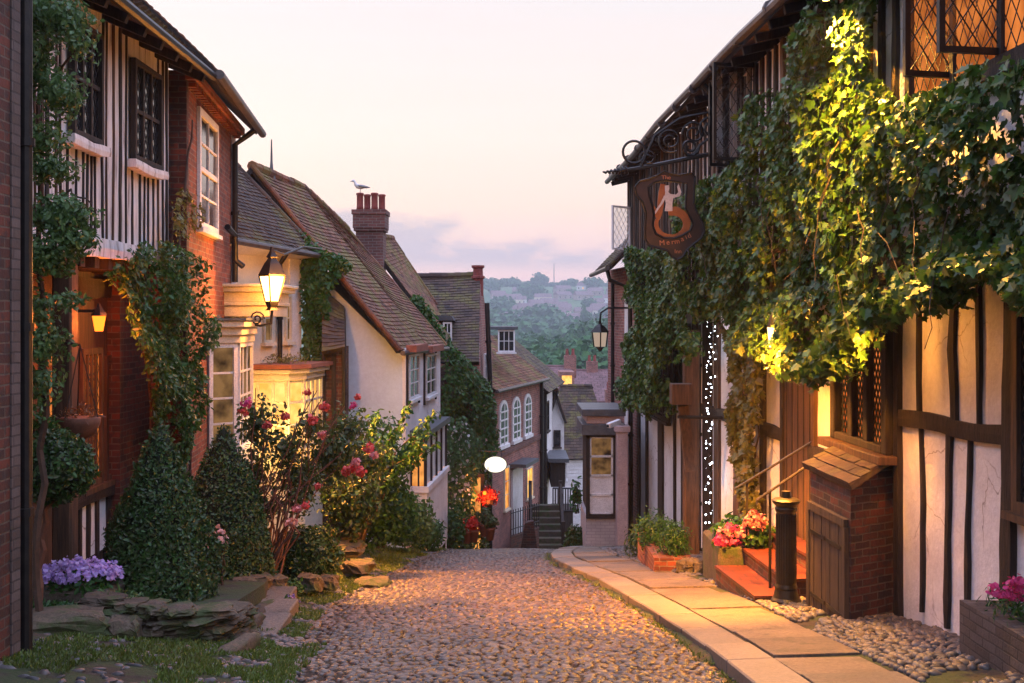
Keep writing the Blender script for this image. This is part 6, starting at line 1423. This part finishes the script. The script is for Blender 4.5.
# red tiled steps with brick sides
t = thing('entrance_steps', 'worn red-tiled entrance steps with brick risers leading to the inn door', 'steps', (3.2, 13.2, -1.9))
for i, (x0, x1, y0, y1, z_) in enumerate([(2.66, 3.15, 12.55, 14.35, -1.60), (3.02, 3.95, 12.62, 15.2, -1.42), (3.40, 3.95, 12.7, 15.0, -1.22)]):
    mb = MB(); mb.hexa([(x0 + .12, y0, -2.4), (x1, y0, -2.4), (x1, y1, -2.4), (x0, y1, -2.4), (x0 + .12, y0, z_ + .0), (x1, y0, z_), (x1, y1, z_ - .06), (x0, y1, z_ - .06)]); so_ = mb.build('step', M['brick_dark'], t, bev=.01)
    mb = MB(); mb.hexa([(x0 + .10, y0 - .02, z_ + .002), (x1, y0 - .02, z_ + .002), (x1, y1, z_ - .058), (x0 - .02, y1, z_ - .058), (x0 + .10, y0 - .02, z_ + .035), (x1, y0 - .02, z_ + .035), (x1, y1, z_ - .025), (x0 - .02, y1, z_ - .025)]); mb.build('tread', M['redtile'], so_)
mb = MB(); mb.box(3.55, 3.8, 12.72, 13.2, -1.2, -.62); mb.build('brick_cheek', M['brick'], t)
t = thing('hand_railing', 'pair of slim iron handrails rising to the inn door beside the column', 'railing', P(770, 610, 13))
mb = MB(); a0, a1 = P(735, 489, 14.6), P(812, 442, 13.6); b0, b1 = P(757, 500, 13.0), P(813, 462, 12.6)
ho = 0
for a, b in ((a0, a1), (b0, b1)): mb = MB(); mb.tube([a + Vector((0, 0, -.06)), a, b], .016, 6); mb.build('rail', M['rail'], t)
mb = MB()
for p in (P(747, 482, 14.5), P(770, 492, 12.95)): mb.tube([p, Vector((p.x, p.y, -1.9))], .017, 6)
mb.build('baluster', M['black_metal'], t)
# planters
t = thing('hydrangea_planter', 'stone planter of bright pink hydrangeas left of the red steps', 'planter', (3.0, 14.9, -2.1))
mb = MB(); mb.hexa([(2.72, 14.5, -2.3), (3.3, 14.5, -2.3), (3.3, 15.7, -2.3), (2.72, 15.7, -2.3), (2.72, 14.5, -1.42), (3.3, 14.5, -1.42), (3.3, 15.7, -1.42), (2.72, 15.7, -1.42)]); mb.build('stone_box', M['brick'] if False else M['stone'], t, bev=.03)
mb = MB(); ell_leaves(mb, (3.05, 14.9, -1.32), (.32, .4, .22), 900, .09, T_OVAL, shell=.7); mb.build('leaves', M['bush'], t, uv=False)
for i, (px, py, m_) in enumerate([(724, 533, 'rose_pink'), (733, 540, 'magenta'), (731, 528, 'magenta'), (742, 532, 'rose_pink'), (728, 541, 'rose'), (745, 541, 'rose_pink'), (720, 540, 'magenta')]):
    mb = MB(); ell_leaves(mb, P(px, py, 14.5 + .05 * (i % 3)), (.085, .085, .07), 70, .038, T_ROUND, shell=.3); mb.build('bloom', M[m_], t, uv=False)
t = thing('flower_pot', 'dark pot of crimson hydrangeas behind the stone planter, by the creeper', 'flower pot', P(760, 575, 14.6))
c = P(760, 560, 14.6); mb = MB(); mb.lathe(c, [(.14, -.25), (.2, .1), (.23, .12), (.22, .18), (.1, .18)], 14); mb.build('pot', M['timber'], t, smooth=True)
mb = MB(); ell_leaves(mb, c + Vector((0, 0, .34)), (.26, .24, .2), 600, .08, T_OVAL, shell=.7); mb.build('leaves', M['bush'], t, uv=False)
for px, py in ((750, 518), (758, 522), (754, 512), (762, 516)): mb = MB(); ell_leaves(mb, P(px, py + 3, 14.4), (.08, .08, .07), 60, .038, T_ROUND, shell=.3); mb.build('bloom', M['rose_pink'], t, uv=False)
t = thing('brick_planter', 'brick planter with two clipped shrubs against the timbered wall', 'planter', (2.4, 17, -2.5))
mb = MB(); mb.hexa([(2.12, 16.4, -2.8), (2.68, 16.4, -2.8), (2.72, 18.4, -2.8), (2.1, 18.4, -2.8), (2.12, 16.4, -1.98), (2.68, 16.4, -1.98), (2.72, 18.4, -1.98), (2.1, 18.4, -1.98)]); mb.build('brick_box', M['brick'], t)
shrub('shrub', 'larger feathery dark shrub growing in the brick planter', P(656, 535, 17.6), (.36, .34, .36), 1800, .07, 'bush', T_LONG, shell=.7)
shrub('shrub', 'nearer olive-green shrub in the front of the brick planter', P(674, 541, 16.7), (.28, .26, .28), 1500, .065, 'bush', T_LONG, shell=.7)
c = P(640, 562, 18.9); t = thing('brick_tub', 'small square brick tub holding a dark shrub beside the pale bay', 'planter', c)
mb = MB(); mb.box(c.x - .18, c.x + .22, 18.8, 19.3, c.z - .35, c.z + .05); mb.build('tub', M['brick'], t, bev=.01)
mb = MB(); ell_leaves(mb, c + Vector((0, .1, .35)), (.26, .24, .36), 700, .08, T_LONG, shell=.8); mb.build('plant', M['box'], t, uv=False)
c = P(614, 555, 21.5); t = thing('stone_trough', 'low grey stone trough below the pale bay window', 'planter', c)
mb = MB(); mb.box(c.x - .22, c.x + .22, 21.4, 21.8, c.z - .15, c.z + .10); mb.build('trough', M['lead'], t, bev=.02); mb = MB(); mb.box(c.x - .28, c.x + .1, 21.2, 21.4, c.z - .25, c.z - .08); mb.build('foot_block', M['brick'], t)
for i in range(6):
    x, y = 2.55 + .11 * i, 16.15 - .12 * (i % 3); block('gutter_rock', 'tawny loose rocks heaped by the brick planter foot', (x, y, gz(x, y) + .10), .26, .24, .2, 70 + i, group='rocks by the brick planter')
t = thing('brick_planter', 'brick planter with magenta flowers in the bottom right corner', 'planter', (3.8, 8.2, -1.2))
mb = MB(); mb.hexa([(3.60, 7.2, -1.5), (4.2, 7.2, -1.5), (4.2, 8.7, -1.5), (3.56, 8.75, -1.5), (3.60, 7.2, -.64), (4.2, 7.2, -.64), (4.2, 8.7, -.64), (3.56, 8.75, -.64)]); mb.build('brick_box', M['brick_grey'], t)
mb = MB(); ell_leaves(mb, (3.92, 8.2, -.56), (.32, .5, .16), 900, .07, T_LONG, shell=.8); mb.build('plants', M['bush'], t, uv=False)
mb = MB()
for px, py in ((1010, 583), (1018, 590), (1004, 592), (1020, 580), (1014, 597), (994, 590)): ell_leaves(mb, P(px, py, 8.2), (.045, .045, .04), 26, .035, T_ROUND, shell=.4)
mb.build('flowers', M['magenta'], t, uv=False)

# ---------------- fairy lights
t = thing('fairy_lights', 'string of cool white fairy lights twisted down the timber post', 'string lights', P(708, 552, 18.6))
path = [P(713 + random.uniform(-7, 6) * (1 if i < 26 else .55) - (4 if i > 22 else 0), 320 + 236 * (i / 74) ** 1.25 + random.uniform(-3, 3) , 18.75 + .1 * math.cos(i * 1.7)) for i in range(75)]
mb = MB(); mb.tube(path, .009, 4); mb.build('wire', M['black_metal'], t, uv=False)
bm_ = MB(); bm_.lathe((0, 0, 0), [(.006, -.013), (.013, 0), (.006, .013)], 6); b0 = bm_.build('bulb', M['led'], t, uv=False, loc=(0, 0, 0))
for i, p in enumerate(path):
    o = b0 if i == 0 else b0.copy()
    if i: COL.objects.link(o); o.parent = t
    o.location = p - t.location; o.scale = [random.uniform(.5, 1.2)] * 3
plight('lights_glow', P(708, 335, 18.3), (.75, .82, 1), 5, .2, t); plight('lights_glow', P(706, 480, 18.3), (.75, .82, 1), 4, .2, t)

# ---------------- brick house with pale bay beyond the inn
RB = W(3.12, 27.55, 2.72, 31.2, (-1, 0, 0))
t = thing('brick_house', 'narrow red brick house with projecting pale bay beyond the timbered inn', 'house', (2.8, 29, -5))
mb = MB(); RB.box(mb, 0, RB.L, -3, 0, -9, 2.95); mb.build('wall', M['brick_pink'], t)
roof(t, (2.42, 27.2, 2.90), (2.28, 30.8, 2.86), (4.1, 30.8, 4.75), (4.3, 27.2, 4.75), 'tile_dark', seed=51, verge='N')
mb = MB(); mb.tube([(2.36, 27.2, 2.84), (2.22, 30.9, 2.80)], .06, 8); mb.build('gutter', M['gutter'], t)
drain(t, [(2.4, 27.7, 2.8), (2.45, 27.6, 2.55), (2.95, 27.5, 2.35), (2.98, 27.45, -5)], .055); drain(t, [RB.p(2.5, .1, 2.6), RB.p(2.5, .1, -2)], .05)
mb = MB(); RB.box(mb, .9, 1.3, 0, .03, -6, 2.4); mb.build('white_margin', M['white_paint'], t)
x0, x1 = P(586, 0, 26).x, P(616, 0, 26).x; zt, zb, zs = P(0, 437, 26).z, -5.5, P(0, 514, 26).z
mb = MB(); mb.box(x0, x1, 26.02, 28, zb, zs - .05); mb.build('bay_base', M['brick_painted'], t)
mb = MB(); mb.box(x0 + .05, x1 - .05, 26.08, 28, zs, zt); bo = mb.build('bay_window', M['timber'], t)
ww = W(x0, 26.02, x1, 26.02, (0, -1, 0)); 
mb = MB(); ww.box(mb, 0, ww.L, -.02, .06, zs - .10, zs); ww.box(mb, 0, .09, -.02, .05, zs, zt + .05); ww.box(mb, ww.L - .07, ww.L, -.02, .05, zs, zt + .05); ww.box(mb, 0, ww.L, -.03, .05, zt, zt + .12); mb.build('black_frame', M['timber'], bo)
zm = zs + (zt - zs) * .5
g = MB(); ww.box(g, .08, ww.L - .07, -.03, .0, zm, zt); g.build('pane', M['glow_dim'], bo); g = MB(); ww.box(g, .08, ww.L - .07, -.03, .0, zs, zm); g.build('blind', M['white_paint'], bo)
g = MB()
for i in range(5): zz = zs + (zt - zs) * i / 4; ww.box(g, .08, ww.L - .07, 0, .03, zz - .025, zz + .025)
for a in (.10, ww.L - .09): ww.box(g, a - .025, a + .025, 0, .03, zs, zt)
g.build('glazing_bar', M['white_paint'], bo)
for za, zc, g_ in ((P(0, 435, 26).z, P(0, 424, 26).z, .10), (P(0, 424, 26).z, P(0, 416, 26).z, -.02), (P(0, 416, 26).z, P(0, 409, 26).z, .10)):
    mb = MB(); mb.box(x0 - g_, x1 + .12 + g_, 26 - g_, 28, za + .005, zc); mb.build('lead_cap' if g_ > 0 else 'frieze', M['lead' if g_ > 0 else 'pink_paint'], bo, bev=.01)
mb = MB(); a, b = P(617, 0, 25.6).x, P(628, 0, 25.6).x; mb.box(a, b, 25.6, 26, -5.5, P(0, 432, 25.6).z); mb.box(a - .05, b + .05, 25.55, 26, P(0, 432, 25.6).z, P(0, 426, 25.6).z); mb.build('pilaster', M['pink_paint'], t, bev=.01)
shrub('corner_shrub', 'small dark evergreen by the left side of the pale bay', P(577, 545, 27.5), (.30, .28, .45), 1500, .10, 'box', shell=.5)
shrub('wall_vine', 'thin leafy shoot climbing beside the pale bay window', P(577, 496, 28.0), (.16, .15, .45), 130, .12, 'bush', shell=.9, cat='climber')
# white security camera
c = P(613, 424, 24.8); t = thing('security_camera', 'white security camera fixed above the pink pilaster', 'camera', c)
mb = MB(); mb.bar(c + Vector((-.12, -.12, -.03)), c + Vector((.16, .10, .05)), .12, .11); mb.build('housing', M['white_paint'], t, bev=.01); mb = MB(); mb.tube([c + Vector((.12, .06, 0)), c + Vector((.26, .4, -.05))], .03, 6); mb.build('arm', M['white_paint'], t)
mb = MB(); mb.tube([c + Vector((-.125, -.125, -.032)), c + Vector((-.135, -.135, -.035))], .035, 8); mb.build('lens', M['glass'], t)
# unlit twin-panel street lantern, its panes given a faint glow of their own
c = P(600, 338, 27.0); t = thing('wall_lantern', 'square black street lantern with faintly glowing panes on a curved arm over the bay', 'lantern', c)
mb = MB(); mb.lathe(c, [(.12, -.22), (.06, -.27), (.03, -.32)], 4); mb.lathe(c, [(.23, .14), (.12, .28), (.04, .34), (.03, .42)], 4)
for k in range(4): a = k * math.pi / 2; mb.bar(c + Vector((.15 * math.cos(a), .15 * math.sin(a), -.22)), c + Vector((.19 * math.cos(a), .19 * math.sin(a), .14)), .03, .03)
mb.build('lantern_frame', M['black_metal'], t); mb = MB(); mb.lathe(c, [(.13, -.21), (.17, .13)], 4); mb.build('lamp_glass', emat('glowing_pane', (.75, .55, .42), .6), t)
mb = MB(); mb.tube([c + Vector((0, 0, .4)), c + Vector((.02, 0, .62)), c + Vector((.2, 0, .74)), c + Vector((1.0, .3, .74))], .025, 6); mb.build('arm', M['black_metal'], t)
# ------------------------------------------------------------------ evening haze in the valley
mb = MB(); mb.box(-700, 700, -25, 1480, -60, 92)
hz = mb.build('haze', [], uv=False); hz['kind'] = 'stuff'; hz['label'] = 'thin blue evening haze filling the valley'
m = bpy.data.materials.new('haze_air'); m.use_nodes = True; nt = m.node_tree; nt.nodes.clear()
pv = nt.nodes.new('ShaderNodeVolumePrincipled'); pv.inputs['Color'].default_value = (.80, .84, .97, 1); pv.inputs['Density'].default_value = .0004; pv.inputs['Anisotropy'].default_value = .2
ou = nt.nodes.new('ShaderNodeOutputMaterial'); nt.links.new(pv.outputs[0], ou.inputs['Volume']); hz.data.materials.append(m)
